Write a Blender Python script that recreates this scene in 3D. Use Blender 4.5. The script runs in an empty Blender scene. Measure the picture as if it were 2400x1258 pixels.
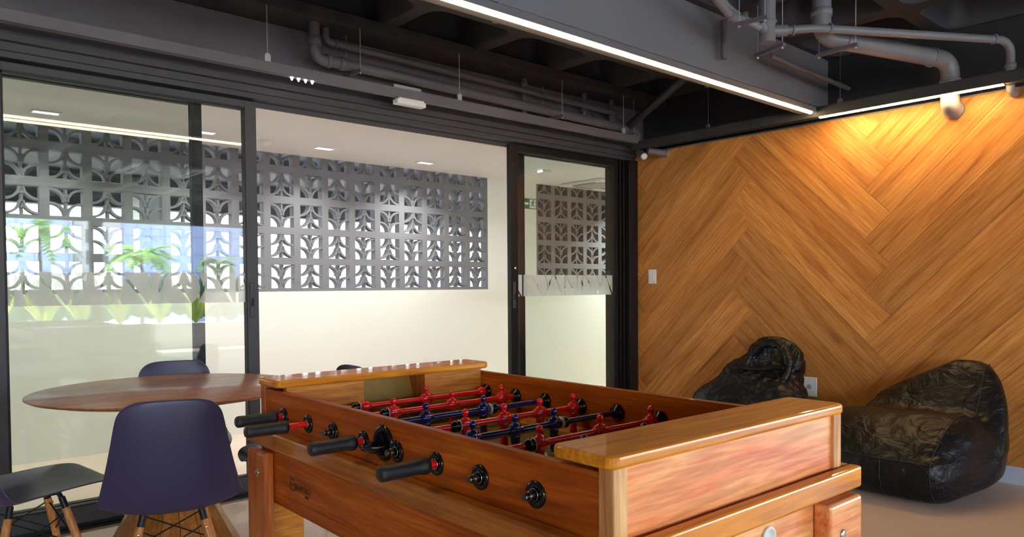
import bpy, math, random
from mathutils import Vector, Matrix, noise
random.seed(7)
C = bpy.context.scene.collection
PI = math.pi
# ------------------------------------------------------------------ camera
F_PX, CY = 1733.83, 713.71
cam = bpy.data.cameras.new('camera'); cam_o = bpy.data.objects.new('camera', cam); C.objects.link(cam_o)
cam.sensor_fit = 'HORIZONTAL'; cam.sensor_width = 36.0; cam.lens = F_PX / 2400 * 36
cam.shift_y = (CY - 629) / 2400; cam.clip_start = 0.05; cam.clip_end = 400
R_ = Vector((0.74814157, -0.66350203, -0.00701748)); U_ = Vector((0.02228105, 0.01455065, 0.99964585)); F_ = Vector((0.66316494, 0.74803298, -0.02566947))
m = Matrix(((R_.x, U_.x, -F_.x, 0), (R_.y, U_.y, -F_.y, 0), (R_.z, U_.z, -F_.z, 1.22), (0, 0, 0, 1)))
cam_o.matrix_world = m
bpy.context.scene.camera = cam_o
# ------------------------------------------------------------------ exposure
sc = bpy.context.scene
sc.view_settings.view_transform = 'Standard'; sc.view_settings.look = 'None'
sc.view_settings.gamma = 1.0; sc.view_settings.use_curve_mapping = False
sc.view_settings.exposure = 1.18
# ------------------------------------------------------------------ world sky
w = bpy.data.worlds.new('sky'); sc.world = w; w.use_nodes = True
wn = w.node_tree.nodes; wl = w.node_tree.links; wn.clear()
wo = wn.new('ShaderNodeOutputWorld'); bg = wn.new('ShaderNodeBackground'); tc = wn.new('ShaderNodeTexCoord')
sx = wn.new('ShaderNodeSeparateXYZ'); rp = wn.new('ShaderNodeValToRGB')
wl.new(tc.outputs['Generated'], sx.inputs[0]); 
hm = wn.new('ShaderNodeMapRange'); hm.inputs[1].default_value = -1; hm.inputs[2].default_value = 1; wl.new(sx.outputs['Z'], hm.inputs[0]); wl.new(hm.outputs[0], rp.inputs[0])
e = rp.color_ramp.elements
e[0].position = 0.485; e[0].color = (0.20, 0.19, 0.17, 1)
e[1].position = 0.85; e[1].color = (0.30, 0.50, 0.95, 1)
k = rp.color_ramp.elements.new(0.625); k.color = (0.72, 0.84, 1.0, 1)
k = rp.color_ramp.elements.new(0.5); k.color = (0.92, 0.95, 1.0, 1)
wl.new(rp.outputs[0], bg.inputs[0]); bg.inputs[1].default_value = 8.0
wl.new(bg.outputs[0], wo.inputs[0])
# ------------------------------------------------------------------ sun (lights the planting outside)
sun = bpy.data.lights.new('sun', 'SUN'); sun.energy = 14; sun.angle = math.radians(1.0); sun.color = (1, 0.95, 0.86)
so = bpy.data.objects.new('sun', sun); C.objects.link(so)
so.rotation_euler = Vector((0.35, 0.42, -0.85)).to_track_quat('-Z', 'Y').to_euler()
# daylight portals at the openings
def portal(name, loc, d, sx_, sy_):
    l = bpy.data.lights.new(name, 'AREA'); l.shape = 'RECTANGLE'; l.size = sx_; l.size_y = sy_
    l.cycles.is_portal = True
    o = bpy.data.objects.new(name, l); C.objects.link(o); o.location = loc
    o.rotation_euler = Vector(d).to_track_quat('-Z', 'Y').to_euler(); return o
portal('portal_terrace', (2.0, -7.15, 1.5), (0, 1, 0), 14.0, 2.1)
portal('portal_side', (9.05, -4.0, 1.5), (-1, 0, 0), 6.0, 2.6)
portal('portal_garage', (6, 13.6, 1.5), (0, -1, 0), 40, 2.8)

# ------------------------------------------------------------------ materials
def nt(name):
    m = bpy.data.materials.new(name); m.use_nodes = True
    n = m.node_tree.nodes; b = n['Principled BSDF']; return m, n, m.node_tree.links, b
def pm(name, col, rough=0.5, metal=0.0, coat=0.0, bump=0.0, bscale=60, spec=None, var=0.0, vscale=3.0, emit=None, es=0.0):
    m, n, l, b = nt(name)
    b.inputs['Base Color'].default_value = (*col, 1); b.inputs['Roughness'].default_value = rough
    b.inputs['Metallic'].default_value = metal; b.inputs['Coat Weight'].default_value = coat
    b.inputs['Coat Roughness'].default_value = 0.12
    if spec is not None: b.inputs['Specular IOR Level'].default_value = spec
    if emit: b.inputs['Emission Color'].default_value = (*emit, 1); b.inputs['Emission Strength'].default_value = es
    t = n.new('ShaderNodeTexCoord')
    nz = n.new('ShaderNodeTexNoise'); nz.inputs['Scale'].default_value = bscale; nz.inputs['Detail'].default_value = 4
    l.new(t.outputs['Object'], nz.inputs[0])
    if bump:
        bp = n.new('ShaderNodeBump'); bp.inputs['Strength'].default_value = bump; bp.inputs['Distance'].default_value = 0.01
        l.new(nz.outputs[0], bp.inputs['Height']); l.new(bp.outputs[0], b.inputs['Normal'])
    if var:
        n2 = n.new('ShaderNodeTexNoise'); n2.inputs['Scale'].default_value = vscale; n2.inputs['Detail'].default_value = 6
        l.new(t.outputs['Object'], n2.inputs[0])
        r = n.new('ShaderNodeValToRGB'); l.new(n2.outputs[0], r.inputs[0])
        r.color_ramp.elements[0].position = .3; r.color_ramp.elements[1].position = .7
        r.color_ramp.elements[0].color = (*[c * (1 - var) for c in col], 1); r.color_ramp.elements[1].color = (*[min(1, c * (1 + var)) for c in col], 1)
        l.new(r.outputs[0], b.inputs['Base Color'])
    return m
def wood(name, dark, mid, light, axis='x', rough=0.42, coat=0.3, scale=1.0, stretch=14, uv=False, bump=0.08, big=1.0):
    """axis = the grain direction in object space"""
    m, n, l, b = nt(name)
    t = n.new('ShaderNodeTexCoord'); mp = n.new('ShaderNodeMapping')
    oi = n.new('ShaderNodeObjectInfo'); ad = n.new('ShaderNodeVectorMath'); ad.operation = 'ADD'
    mul = n.new('ShaderNodeVectorMath'); mul.operation = 'MULTIPLY'; mul.inputs[1].default_value = (13, 7, 11)
    cmb = n.new('ShaderNodeCombineXYZ'); [l.new(oi.outputs['Random'], cmb.inputs[i]) for i in range(3)]
    l.new(cmb.outputs[0], mul.inputs[0])
    l.new(t.outputs['UV' if uv else 'Object'], ad.inputs[0]); l.new(mul.outputs[0], ad.inputs[1])
    l.new(ad.outputs[0], mp.inputs[0])
    s = [stretch * scale] * 3; s['xyz'.index(axis)] = scale
    mp.inputs['Scale'].default_value = s
    n1 = n.new('ShaderNodeTexNoise'); n1.inputs['Scale'].default_value = 1.0; n1.inputs['Detail'].default_value = 6; n1.inputs['Distortion'].default_value = 0.9; n1.inputs['Roughness'].default_value = 0.6
    l.new(mp.outputs[0], n1.inputs[0])
    mp2 = n.new('ShaderNodeMapping'); l.new(ad.outputs[0], mp2.inputs[0])
    s2 = [stretch * scale * 6] * 3; s2['xyz'.index(axis)] = scale * 3; mp2.inputs['Scale'].default_value = s2
    n2 = n.new('ShaderNodeTexNoise'); n2.inputs['Detail'].default_value = 3; n2.inputs['Scale'].default_value = 1.0; l.new(mp2.outputs[0], n2.inputs[0])
    r = n.new('ShaderNodeValToRGB'); l.new(n1.outputs[0], r.inputs[0]); e = r.color_ramp.elements
    e[0].position = 0.30; e[0].color = (*dark, 1); e[1].position = 0.72; e[1].color = (*light, 1)
    k = e.new(0.5); k.color = (*mid, 1)
    mx = n.new('ShaderNodeMix'); mx.data_type = 'RGBA'; mx.blend_type = 'MULTIPLY'; mx.inputs[0].default_value = 0.7
    r2 = n.new('ShaderNodeValToRGB'); l.new(n2.outputs[0], r2.inputs[0]); r2.color_ramp.elements[0].position = .35; r2.color_ramp.elements[1].position = .6
    r2.color_ramp.elements[0].color = (.60, .50, .42, 1); r2.color_ramp.elements[1].color = (1, 1, 1, 1)
    l.new(r.outputs[0], mx.inputs[6]); l.new(r2.outputs[0], mx.inputs[7]); l.new(mx.outputs[2], b.inputs['Base Color'])
    b.inputs['Specular IOR Level'].default_value = 0.18
    b.inputs['Roughness'].default_value = rough; b.inputs['Coat Weight'].default_value = coat; b.inputs['Coat Roughness'].default_value = 0.05
    bp = n.new('ShaderNodeBump'); bp.inputs['Strength'].default_value = bump; bp.inputs['Distance'].default_value = 0.003
    l.new(n2.outputs[0], bp.inputs['Height']); l.new(bp.outputs[0], b.inputs['Normal'])
    return m
def emitter(name, col, s):
    m, n, l, b = nt(name); n.remove(b); e = n.new('ShaderNodeEmission'); e.inputs[0].default_value = (*col, 1); e.inputs[1].default_value = s
    l.new(e.outputs[0], n['Material Output'].inputs[0]); return m
def glassy(name, tint):
    m, n, l, b = nt(name); n.remove(b)
    tr = n.new('ShaderNodeBsdfTransparent'); tr.inputs[0].default_value = (*tint, 1)
    gl = n.new('ShaderNodeBsdfGlossy'); gl.inputs['Roughness'].default_value = 0.0
    fr = n.new('ShaderNodeFresnel'); ge = n.new('ShaderNodeNewGeometry'); mi = n.new('ShaderNodeMix'); mi.inputs[2].default_value = 1.52; mi.inputs[3].default_value = 1 / 1.52
    l.new(ge.outputs['Backfacing'], mi.inputs[0]); l.new(mi.outputs[0], fr.inputs[0])
    mx = n.new('ShaderNodeMixShader'); l.new(fr.outputs[0], mx.inputs[0]); l.new(tr.outputs[0], mx.inputs[1]); l.new(gl.outputs[0], mx.inputs[2])
    l.new(mx.outputs[0], n['Material Output'].inputs[0]); return m

M = {}
M['char'] = pm('charcoal_paint', (0.142, 0.133, 0.146), 0.55, var=0.10, vscale=2.5, bump=0.05, bscale=40)
M['beam'] = pm('grey_beam_paint', (0.185, 0.176, 0.186), 0.5, var=0.08, vscale=1.6, bump=0.05, bscale=40)
M['soffit'] = pm('soffit_paint', (0.055, 0.053, 0.060), 0.6, var=.25, vscale=6)
M['zinc'] = pm('zinc_plated_rod', (0.50, 0.50, 0.50), 0.4)
M['char_dark'] = pm('dark_charcoal_paint', (0.030, 0.030, 0.032), 0.65, var=0.2, vscale=3, bump=0.05)
M['ceiling'] = pm('waffle_slab_paint', (0.046, 0.047, 0.054), 0.6, var=0.12, vscale=2)
M['pipe'] = pm('painted_pipe', (0.21, 0.195, 0.205), 0.42, var=0.06)
M['pipe_dark'] = pm('painted_pipe_dark', (0.135, 0.125, 0.13), 0.5, var=0.1)
M['alu_black'] = pm('black_anodised_frame', (0.010, 0.010, 0.011), 0.4, spec=.3)
M['alu_grey'] = pm('charcoal_anodised_frame', (0.060, 0.058, 0.064), 0.42, spec=.3)
M['rubber'] = pm('black_gasket', (0.006, 0.006, 0.006), 0.6)
M['steel'] = pm('steel', (0.6, 0.6, 0.6), 0.25, metal=1)
M['steel_dark'] = pm('dark_steel', (0.16, 0.155, 0.15), 0.28, metal=1)
M['white_wall'] = pm('white_paint', (0.85, 0.85, 0.79), 0.6, bump=0.02)
M['white_ceil'] = pm('white_ceiling_paint', (0.80, 0.79, 0.79), 0.7)
M['grey_wall'] = pm('grey_wall_paint', (0.42, 0.41, 0.40), 0.6)
M['cobogo'] = pm('grey_breeze_block', (0.205, 0.20, 0.215), 0.75, bump=0.15, bscale=90)
M['taupe'] = pm('taupe_render', (0.20, 0.18, 0.17), 0.8)
M['white_pl'] = pm('white_plastic', (0.82, 0.82, 0.84), 0.35)
M['black_pl'] = pm('black_plastic', (0.014, 0.014, 0.015), 0.32, bump=0.25, bscale=900)
M['black_gloss'] = pm('glossy_black_plastic', (0.006, 0.006, 0.007), 0.18)
M['red'] = pm('red_lacquer', (0.80, 0.010, 0.014), 0.18, coat=0.6)
M['blue'] = pm('navy_lacquer', (0.006, 0.010, 0.115), 0.15, coat=0.6)
M['chair'] = pm('navy_black_shell', (0.040, 0.035, 0.092), 0.38)
M['led'] = emitter('led_diffuser_light', (1.0, 0.72, 0.38), 20)
M['led2'] = emitter('wall_led_diffuser_light', (1.0, 0.64, 0.28), 66)
M['spot'] = emitter('downlight_glow', (1.0, 0.97, 0.9), 1.0)
M['led_sig'] = emitter('spot_lens_glow', (1, 1, 1), 3)
M['base'] = pm('pale_skirting_tile', (0.52, 0.55, 0.66), 0.3)
M['glass'] = glassy('clear_glass', (0.975, 0.985, 0.975))
M['glass_green'] = glassy('greenish_glass', (0.875, 0.915, 0.885))
M['glass_mint'] = glassy('mint_tinted_glass', (0.93, 0.975, 0.955))
M['green_sign'] = pm('exit_sign_green', (0.01, 0.16, 0.07), 0.4)
M['field'] = pm('olive_playfield', (0.13, 0.115, 0.035), 0.35)
M['khaki'] = pm('khaki_goal_board', (0.30, 0.17, 0.03), 0.5, var=0.1, vscale=40)
M['white_line'] = pm('white_field_line', (0.7, 0.68, 0.6), 0.4)
M['burn'] = pm('branded_wood_mark', (0.05, 0.012, 0.006), 0.5)
# foosball woods
TW = dict(dark=(0.34, 0.06, 0.010), mid=(0.50, 0.13, 0.020), light=(0.66, 0.22, 0.04))
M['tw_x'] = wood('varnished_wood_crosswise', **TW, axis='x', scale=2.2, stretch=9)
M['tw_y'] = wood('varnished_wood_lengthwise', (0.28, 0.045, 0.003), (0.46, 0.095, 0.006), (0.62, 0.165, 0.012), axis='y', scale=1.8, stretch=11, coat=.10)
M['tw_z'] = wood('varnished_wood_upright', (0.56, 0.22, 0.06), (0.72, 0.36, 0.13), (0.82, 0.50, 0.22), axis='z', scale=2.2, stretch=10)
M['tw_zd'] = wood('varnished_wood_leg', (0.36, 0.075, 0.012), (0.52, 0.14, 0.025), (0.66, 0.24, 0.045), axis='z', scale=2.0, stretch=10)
M['tw_red'] = wood('varnished_wood_reddish_panel', (0.78, 0.17, 0.055), (0.88, 0.32, 0.105), (0.92, 0.50, 0.19), axis='x', scale=2.0, stretch=8)
M['tw_cap'] = wood('varnished_wood_cap', (0.60, 0.17, 0.006), (0.76, 0.26, 0.009), (0.88, 0.38, 0.018), axis='x', scale=1.6, stretch=9, coat=.45, rough=.5)
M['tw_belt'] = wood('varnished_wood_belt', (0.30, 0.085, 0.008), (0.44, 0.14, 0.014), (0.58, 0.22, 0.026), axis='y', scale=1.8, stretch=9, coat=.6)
M['tw_gold'] = wood('varnished_wood_golden_board', (0.50, 0.15, 0.02), (0.62, 0.24, 0.035), (0.72, 0.33, 0.06), axis='x', scale=3, stretch=7)
M['walnut'] = wood('walnut_veneer', (0.30, 0.115, 0.05), (0.42, 0.17, 0.08), (0.54, 0.25, 0.13), axis='x', scale=2.0, stretch=9, rough=0.35, coat=0.15)
M['oak_leg'] = wood('beech_leg_wood', (0.52, 0.20, 0.05), (0.62, 0.27, 0.085), (0.70, 0.34, 0.12), axis='z', scale=3, stretch=8, rough=0.4, coat=0.1)
M['cone'] = wood('staved_pedestal_wood', (0.30, 0.10, 0.02), (0.42, 0.16, 0.035), (0.55, 0.24, 0.06), axis='z', scale=2.5, stretch=8, rough=0.35, coat=0.2)

def leather():
    m, n, l, b = nt('black_leatherette')
    b.inputs['Base Color'].default_value = (0.006, 0.006, 0.008, 1); b.inputs['Roughness'].default_value = 0.38; b.inputs['Specular IOR Level'].default_value = 0.32
    t = n.new('ShaderNodeTexCoord'); mp = n.new('ShaderNodeMapping'); mp.inputs['Scale'].default_value = (3.0, 5.0, 7.0); mp.inputs['Rotation'].default_value = (0.4, 0.3, 0.7)
    a = n.new('ShaderNodeTexNoise'); a.inputs['Scale'].default_value = 1.6; a.inputs['Detail'].default_value = 3; a.inputs['Distortion'].default_value = 2.2
    c = n.new('ShaderNodeTexNoise'); c.inputs['Scale'].default_value = 260; c.inputs['Detail'].default_value = 2
    l.new(t.outputs['Object'], mp.inputs[0]); l.new(mp.outputs[0], a.inputs[0]); l.new(t.outputs['Object'], c.inputs[0])
    b1 = n.new('ShaderNodeBump'); b1.inputs['Strength'].default_value = 0.42; b1.inputs['Distance'].default_value = 0.035
    b2 = n.new('ShaderNodeBump'); b2.inputs['Strength'].default_value = 0.12; b2.inputs['Distance'].default_value = 0.002
    l.new(a.outputs[0], b1.inputs['Height']); l.new(c.outputs[0], b2.inputs['Height']); l.new(b1.outputs[0], b2.inputs['Normal']); l.new(b2.outputs[0], b.inputs['Normal'])
    return m
M['leather'] = leather()
def floor_mat():
    m, n, l, b = nt('large_format_floor_tile')
    t = n.new('ShaderNodeTexCoord'); mp = n.new('ShaderNodeMapping'); mp.inputs['Location'].default_value = (0.19, 0.165, 0)
    br = n.new('ShaderNodeTexBrick'); br.offset = 0.0; br.inputs['Scale'].default_value = 1.0
    br.inputs['Brick Width'].default_value = 0.95; br.inputs['Row Height'].default_value = 0.95; br.inputs['Mortar Size'].default_value = 0.0025
    br.inputs['Color1'].default_value = (0.66, 0.51, 0.42, 1); br.inputs['Color2'].default_value = (0.64, 0.495, 0.41, 1); br.inputs['Mortar'].default_value = (0.70, 0.60, 0.48, 1)
    l.new(t.outputs['Object'], mp.inputs[0]); l.new(mp.outputs[0], br.inputs[0])
    nz = n.new('ShaderNodeTexNoise'); nz.inputs['Scale'].default_value = 2.5; nz.inputs['Detail'].default_value = 8; l.new(t.outputs['Object'], nz.inputs[0])
    mx = n.new('ShaderNodeMix'); mx.data_type = 'RGBA'; mx.blend_type = 'OVERLAY'; mx.inputs[0].default_value = 0.18
    l.new(br.outputs[0], mx.inputs[6]); l.new(nz.outputs[0], mx.inputs[7]); l.new(mx.outputs[2], b.inputs['Base Color'])
    b.inputs['Roughness'].default_value = 0.42; return m
M['floor'] = floor_mat()
def plank_mat():
    m, n, l, b = nt('herringbone_oak_plank')
    uv = n.new('ShaderNodeUVMap'); uv.uv_map = 'grain'
    at = n.new('ShaderNodeAttribute'); at.attribute_name = 'tone'
    mp = n.new('ShaderNodeMapping'); mp.inputs['Scale'].default_value = (0.9, 9.0, 1)
    l.new(uv.outputs[0], mp.inputs[0])
    a = n.new('ShaderNodeTexNoise'); a.inputs['Scale'].default_value = 1.6; a.inputs['Detail'].default_value = 7; a.inputs['Distortion'].default_value = 0.7; a.inputs['Roughness'].default_value = 0.62
    l.new(mp.outputs[0], a.inputs[0])
    wv = n.new('ShaderNodeTexWave'); wv.wave_type = 'RINGS'; wv.rings_direction = 'Z'; wv.inputs['Scale'].default_value = 1.3; wv.inputs['Distortion'].default_value = 5; wv.inputs['Detail'].default_value = 3; wv.inputs['Detail Scale'].default_value = 1.5
    mpw = n.new('ShaderNodeMapping'); mpw.inputs['Scale'].default_value = (0.55, 8.0, 1); l.new(uv.outputs[0], mpw.inputs[0]); l.new(mpw.outputs[0], wv.inputs[0])
    mp3 = n.new('ShaderNodeMapping'); mp3.inputs['Scale'].default_value = (5, 90, 1); l.new(uv.outputs[0], mp3.inputs[0])
    f = n.new('ShaderNodeTexNoise'); f.inputs['Scale'].default_value = 1.3; f.inputs['Detail'].default_value = 4; l.new(mp3.outputs[0], f.inputs[0])
    r = n.new('ShaderNodeValToRGB'); e = r.color_ramp.elements; l.new(a.outputs[0], r.inputs[0])
    e[0].position = .28; e[0].color = (0.36, 0.125, 0.030, 1); e[1].position = .72; e[1].color = (0.76, 0.36, 0.105, 1)
    k = e.new(.47); k.color = (0.60, 0.25, 0.062, 1)
    m1 = n.new('ShaderNodeMix'); m1.data_type = 'RGBA'; m1.blend_type = 'MULTIPLY'; m1.inputs[0].default_value = 0.28
    rw = n.new('ShaderNodeValToRGB'); l.new(wv.outputs[0], rw.inputs[0]); rw.color_ramp.elements[0].position = .0; rw.color_ramp.elements[0].color = (.45, .4, .38, 1); rw.color_ramp.elements[1].position = .35; rw.color_ramp.elements[1].color = (1, 1, 1, 1)
    l.new(r.outputs[0], m1.inputs[6]); l.new(rw.outputs[0], m1.inputs[7])
    m2 = n.new('ShaderNodeMix'); m2.data_type = 'RGBA'; m2.blend_type = 'MULTIPLY'; m2.inputs[0].default_value = 0.42
    rf = n.new('ShaderNodeValToRGB'); l.new(f.outputs[0], rf.inputs[0]); rf.color_ramp.elements[0].position = .35; rf.color_ramp.elements[0].color = (.6, .57, .53, 1); rf.color_ramp.elements[1].position = .6; rf.color_ramp.elements[1].color = (1, 1, 1, 1)
    l.new(m1.outputs[2], m2.inputs[6]); l.new(rf.outputs[0], m2.inputs[7])
    m3 = n.new('ShaderNodeMix'); m3.data_type = 'RGBA'; m3.blend_type = 'MULTIPLY'; m3.inputs[0].default_value = 1.0
    l.new(m2.outputs[2], m3.inputs[6]); l.new(at.outputs['Color'], m3.inputs[7]); l.new(m3.outputs[2], b.inputs['Base Color'])
    b.inputs['Roughness'].default_value = 0.45; b.inputs['Specular IOR Level'].default_value = 0.22
    bp = n.new('ShaderNodeBump'); bp.inputs['Strength'].default_value = 0.15; bp.inputs['Distance'].default_value = 0.002; l.new(f.outputs[0], bp.inputs['Height']); l.new(bp.outputs[0], b.inputs['Normal'])
    return m
M['plank'] = plank_mat()
M['plank_gap'] = pm('plank_joint', (0.52, 0.27, 0.11), 0.7)

def film_mat(name, x0):
    """frosted band with clear line drawing (circle, bar, diagonals) repeated along x; local z 0..0.17"""
    m, n, l, b = nt(name); n.remove(b)
    t = n.new('ShaderNodeTexCoord'); s = n.new('ShaderNodeSeparateXYZ'); l.new(t.outputs['Object'], s.inputs[0])
    def ma(op, a, b_=None, c=None):
        q = n.new('ShaderNodeMath'); q.operation = op
        for i, v in enumerate((a, b_, c)):
            if v is None: continue
            if isinstance(v, (int, float)): q.inputs[i].default_value = v
            else: l.new(v, q.inputs[i])
        return q.outputs[0]
    x = ma('SUBTRACT', s.outputs[0], x0); z = s.outputs[2]
    P = 0.62; px = ma('MULTIPLY', ma('FRACT', ma('DIVIDE', ma('ADD', x, 20 * P), P)), P)
    W = 0.008; masks = []
    def line(xa, za, xb, zb, wd=W):   # segment crossing the full band height
        sl = (xb - xa) / (zb - za); ln = math.sqrt(1 + sl * sl)
        d = ma('ABSOLUTE', ma('SUBTRACT', ma('SUBTRACT', px, xa), ma('MULTIPLY', ma('SUBTRACT', z, za), sl)))
        masks.append(ma('LESS_THAN', d, wd * ln))
    def ring(cx, cz, r, wd=W):
        dx = ma('SUBTRACT', px, cx); dz = ma('SUBTRACT', z, cz)
        d = ma('ABSOLUTE', ma('SUBTRACT', ma('SQRT', ma('ADD', ma('MULTIPLY', dx, dx), ma('MULTIPLY', dz, dz))), r))
        masks.append(ma('LESS_THAN', d, wd))
    line(0.02, 0, 0.02, .17); ring(0.12, .085, 0.11); line(0.20, 0, 0.29, .17); line(0.40, 0, 0.31, .17); line(0.43, 0, 0.43, .17); line(0.44, .17, 0.56, 0); line(0.58, 0, 0.58, .17); line(.18, 0, .05, .17)
    a = masks[0]
    for q in masks[1:]: a = ma('MAXIMUM', a, q)
    # diamonds cut where lines cross the band centre are left clear by the same mask
    tr = n.new('ShaderNodeBsdfTransparent'); df = n.new('ShaderNodeBsdfDiffuse'); df.inputs[0].default_value = (0.80, 0.82, 0.79, 1)
    tl = n.new('ShaderNodeBsdfTranslucent'); tl.inputs[0].default_value = (0.80, 0.82, 0.79, 1)
    mx0 = n.new('ShaderNodeMixShader'); mx0.inputs[0].default_value = 0.5; l.new(df.outputs[0], mx0.inputs[1]); l.new(tl.outputs[0], mx0.inputs[2])
    mx1 = n.new('ShaderNodeMixShader'); mx1.inputs[0].default_value = 0.54; l.new(tr.outputs[0], mx1.inputs[1]); l.new(mx0.outputs[0], mx1.inputs[2])
    mx2 = n.new('ShaderNodeMixShader'); l.new(a, mx2.inputs[0]); l.new(mx1.outputs[0], mx2.inputs[1]); l.new(tr.outputs[0], mx2.inputs[2])
    l.new(mx2.outputs[0], n['Material Output'].inputs[0]); return m

# ------------------------------------------------------------------ mesh builder
class MB:
    def __init__(s): s.v = []; s.f = []; s.sm = []
    def add(s, vs, fs, smooth=False):
        o = len(s.v); s.v += [tuple(v) for v in vs]; s.f += [tuple(i + o for i in f) for f in fs]; s.sm += [smooth] * len(fs); return s
    def box(s, x0, x1, y0, y1, z0, z1):
        v = [(x0, y0, z0), (x1, y0, z0), (x1, y1, z0), (x0, y1, z0), (x0, y0, z1), (x1, y0, z1), (x1, y1, z1), (x0, y1, z1)]
        return s.add(v, [(0, 3, 2, 1), (4, 5, 6, 7), (0, 1, 5, 4), (1, 2, 6, 5), (2, 3, 7, 6), (3, 0, 4, 7)])
    def tube(s, pts, r, n=16, cap=True, r2=None):
        pts = [Vector(p) for p in pts]; N = len(pts); rings = []
        rs = [r] * N if not isinstance(r, (list, tuple)) else r
        up = None
        for i, p in enumerate(pts):
            t = (pts[min(i + 1, N - 1)] - pts[max(i - 1, 0)]).normalized()
            if up is None:
                a = Vector((0, 0, 1)) if abs(t.z) < .9 else Vector((1, 0, 0)); up = (a - t * a.dot(t)).normalized()
            else: up = (up - t * up.dot(t)).normalized()
            b = t.cross(up); rings.append([p + (up * math.cos(2 * PI * k / n) + b * math.sin(2 * PI * k / n)) * rs[i] for k in range(n)])
        vs = [q for rg in rings for q in rg]; fs = []
        for i in range(N - 1):
            for k in range(n):
                a = i * n + k; b_ = i * n + (k + 1) % n; fs.append((a, b_, b_ + n, a + n))
        s.add(vs, fs, True)
        if cap:
            s.add(rings[0], [tuple(range(n))[::-1]]); s.add(rings[-1], [tuple(range(n))])
        return s
    def lathe(s, prof, origin=(0, 0, 0), axis=(0, 0, 1), n=24):
        """prof = [(r, h)...] along axis"""
        ax = Vector(axis).normalized(); a = Vector((0, 0, 1)) if abs(ax.z) < .9 else Vector((1, 0, 0))
        u = (a - ax * a.dot(ax)).normalized(); b = ax.cross(u); o = Vector(origin); vs = []; fs = []
        for r, h in prof:
            for k in range(n):
                t = 2 * PI * k / n; vs.append(o + ax * h + (u * math.cos(t) + b * math.sin(t)) * r)
        for i in range(len(prof) - 1):
            for k in range(n):
                p = i * n + k; q = i * n + (k + 1) % n; fs.append((p, q, q + n, p + n))
        fs.append(tuple(range(n))[::-1]); fs.append(tuple((len(prof) - 1) * n + k for k in range(n)))
        return s.add(vs, fs, True)
    def ellipsoid(s, c, r, nu=16, nv=10):
        vs = []; fs = []; c = Vector(c)
        for j in range(1, nv):
            p = PI * j / nv
            for i in range(nu):
                t = 2 * PI * i / nu; vs.append((c.x + r[0] * math.sin(p) * math.cos(t), c.y + r[1] * math.sin(p) * math.sin(t), c.z + r[2] * math.cos(p)))
        top = len(vs); vs.append((c.x, c.y, c.z + r[2])); vs.append((c.x, c.y, c.z - r[2]))
        for j in range(nv - 2):
            for i in range(nu):
                a = j * nu + i; b = j * nu + (i + 1) % nu; fs.append((a, a + nu, b + nu, b))
        for i in range(nu):
            fs.append((top, i, (i + 1) % nu)); fs.append((top + 1, (nv - 2) * nu + (i + 1) % nu, (nv - 2) * nu + i))
        return s.add(vs, fs, True)
    def prism(s, poly, d0, d1, plane='xz'):
        """extrude a 2-D polygon; plane xz extrudes along y, xy along z, yz along x"""
        n = len(poly)
        def P(a, b, d): return {'xz': (a, d, b), 'xy': (a, b, d), 'yz': (d, a, b)}[plane]
        vs = [P(a, b, d0) for a, b in poly] + [P(a, b, d1) for a, b in poly]
        fs = [tuple(range(n)), tuple(range(n, 2 * n))[::-1]] + [(i, (i + 1) % n, (i + 1) % n + n, i + n) for i in range(n)]
        return s.add(vs, fs)
    def build(s, name, mat, parent=None, bevel=0.0, seg=2, loc=None, sub=0):
        me = bpy.data.meshes.new(name); me.from_pydata(s.v, [], s.f)
        me.polygons.foreach_set('use_smooth', s.sm); me.update()
        import bmesh
        b = bmesh.new(); b.from_mesh(me); bmesh.ops.recalc_face_normals(b, faces=b.faces); b.to_mesh(me); b.free()
        me.materials.append(mat if not isinstance(mat, str) else M[mat])
        o = bpy.data.objects.new(name, me); C.objects.link(o)
        if parent is not None: o.parent = parent
        if loc: o.location = loc
        if bevel:
            md = o.modifiers.new('bevel', 'BEVEL'); md.width = bevel; md.segments = seg; md.limit_method = 'ANGLE'; md.angle_limit = math.radians(40); md.harden_normals = False
        if sub: md = o.modifiers.new('sub', 'SUBSURF'); md.levels = sub; md.render_levels = sub
        return o
def bend(pts, rad, k=6):
    pts = [Vector(p) for p in pts]; out = [pts[0]]
    for i in range(1, len(pts) - 1):
        a = (pts[i - 1] - pts[i]); b = (pts[i + 1] - pts[i]); r = min(rad, a.length * .49, b.length * .49)
        A = pts[i] + a.normalized() * r; B = pts[i] + b.normalized() * r
        for j in range(k + 1):
            t = j / k; out.append(A * (1 - t) ** 2 + pts[i] * 2 * t * (1 - t) + B * t * t)
    out.append(pts[-1]); return out
def struct(o): o['kind'] = 'structure'; return o
def tag(o, label, cat, group=None):
    o['label'] = label; o['category'] = cat
    if group: o['group'] = group
    return o
def empty(name, loc=(0, 0, 0), rz=0.0):
    o = bpy.data.objects.new(name, None); C.objects.link(o); o.location = loc; o.rotation_euler = (0, 0, rz); o.empty_display_size = .1; return o
def kids(o): return [c for c in bpy.data.objects if c.parent == o]
def copy_tree(o, parent=None):
    ch = kids(o)
    c = o.copy(); C.objects.link(c); c.parent = parent
    for h in ch: copy_tree(h, c)
    return c

# ================================================================== SETTING
GY = 4.27          # glass wall plane
WX = 5.22          # wood wall plane
ZR = 2.86          # underside of the ribs
struct(MB().box(-6, 9.2, -7.2, GY + 0.15, -0.1, 0).build('floor', 'floor'))
struct(MB().box(-6, 9.2, GY + 0.15, 7.0, -0.1, -0.0).build('floor_corridor', 'floor'))
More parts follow.
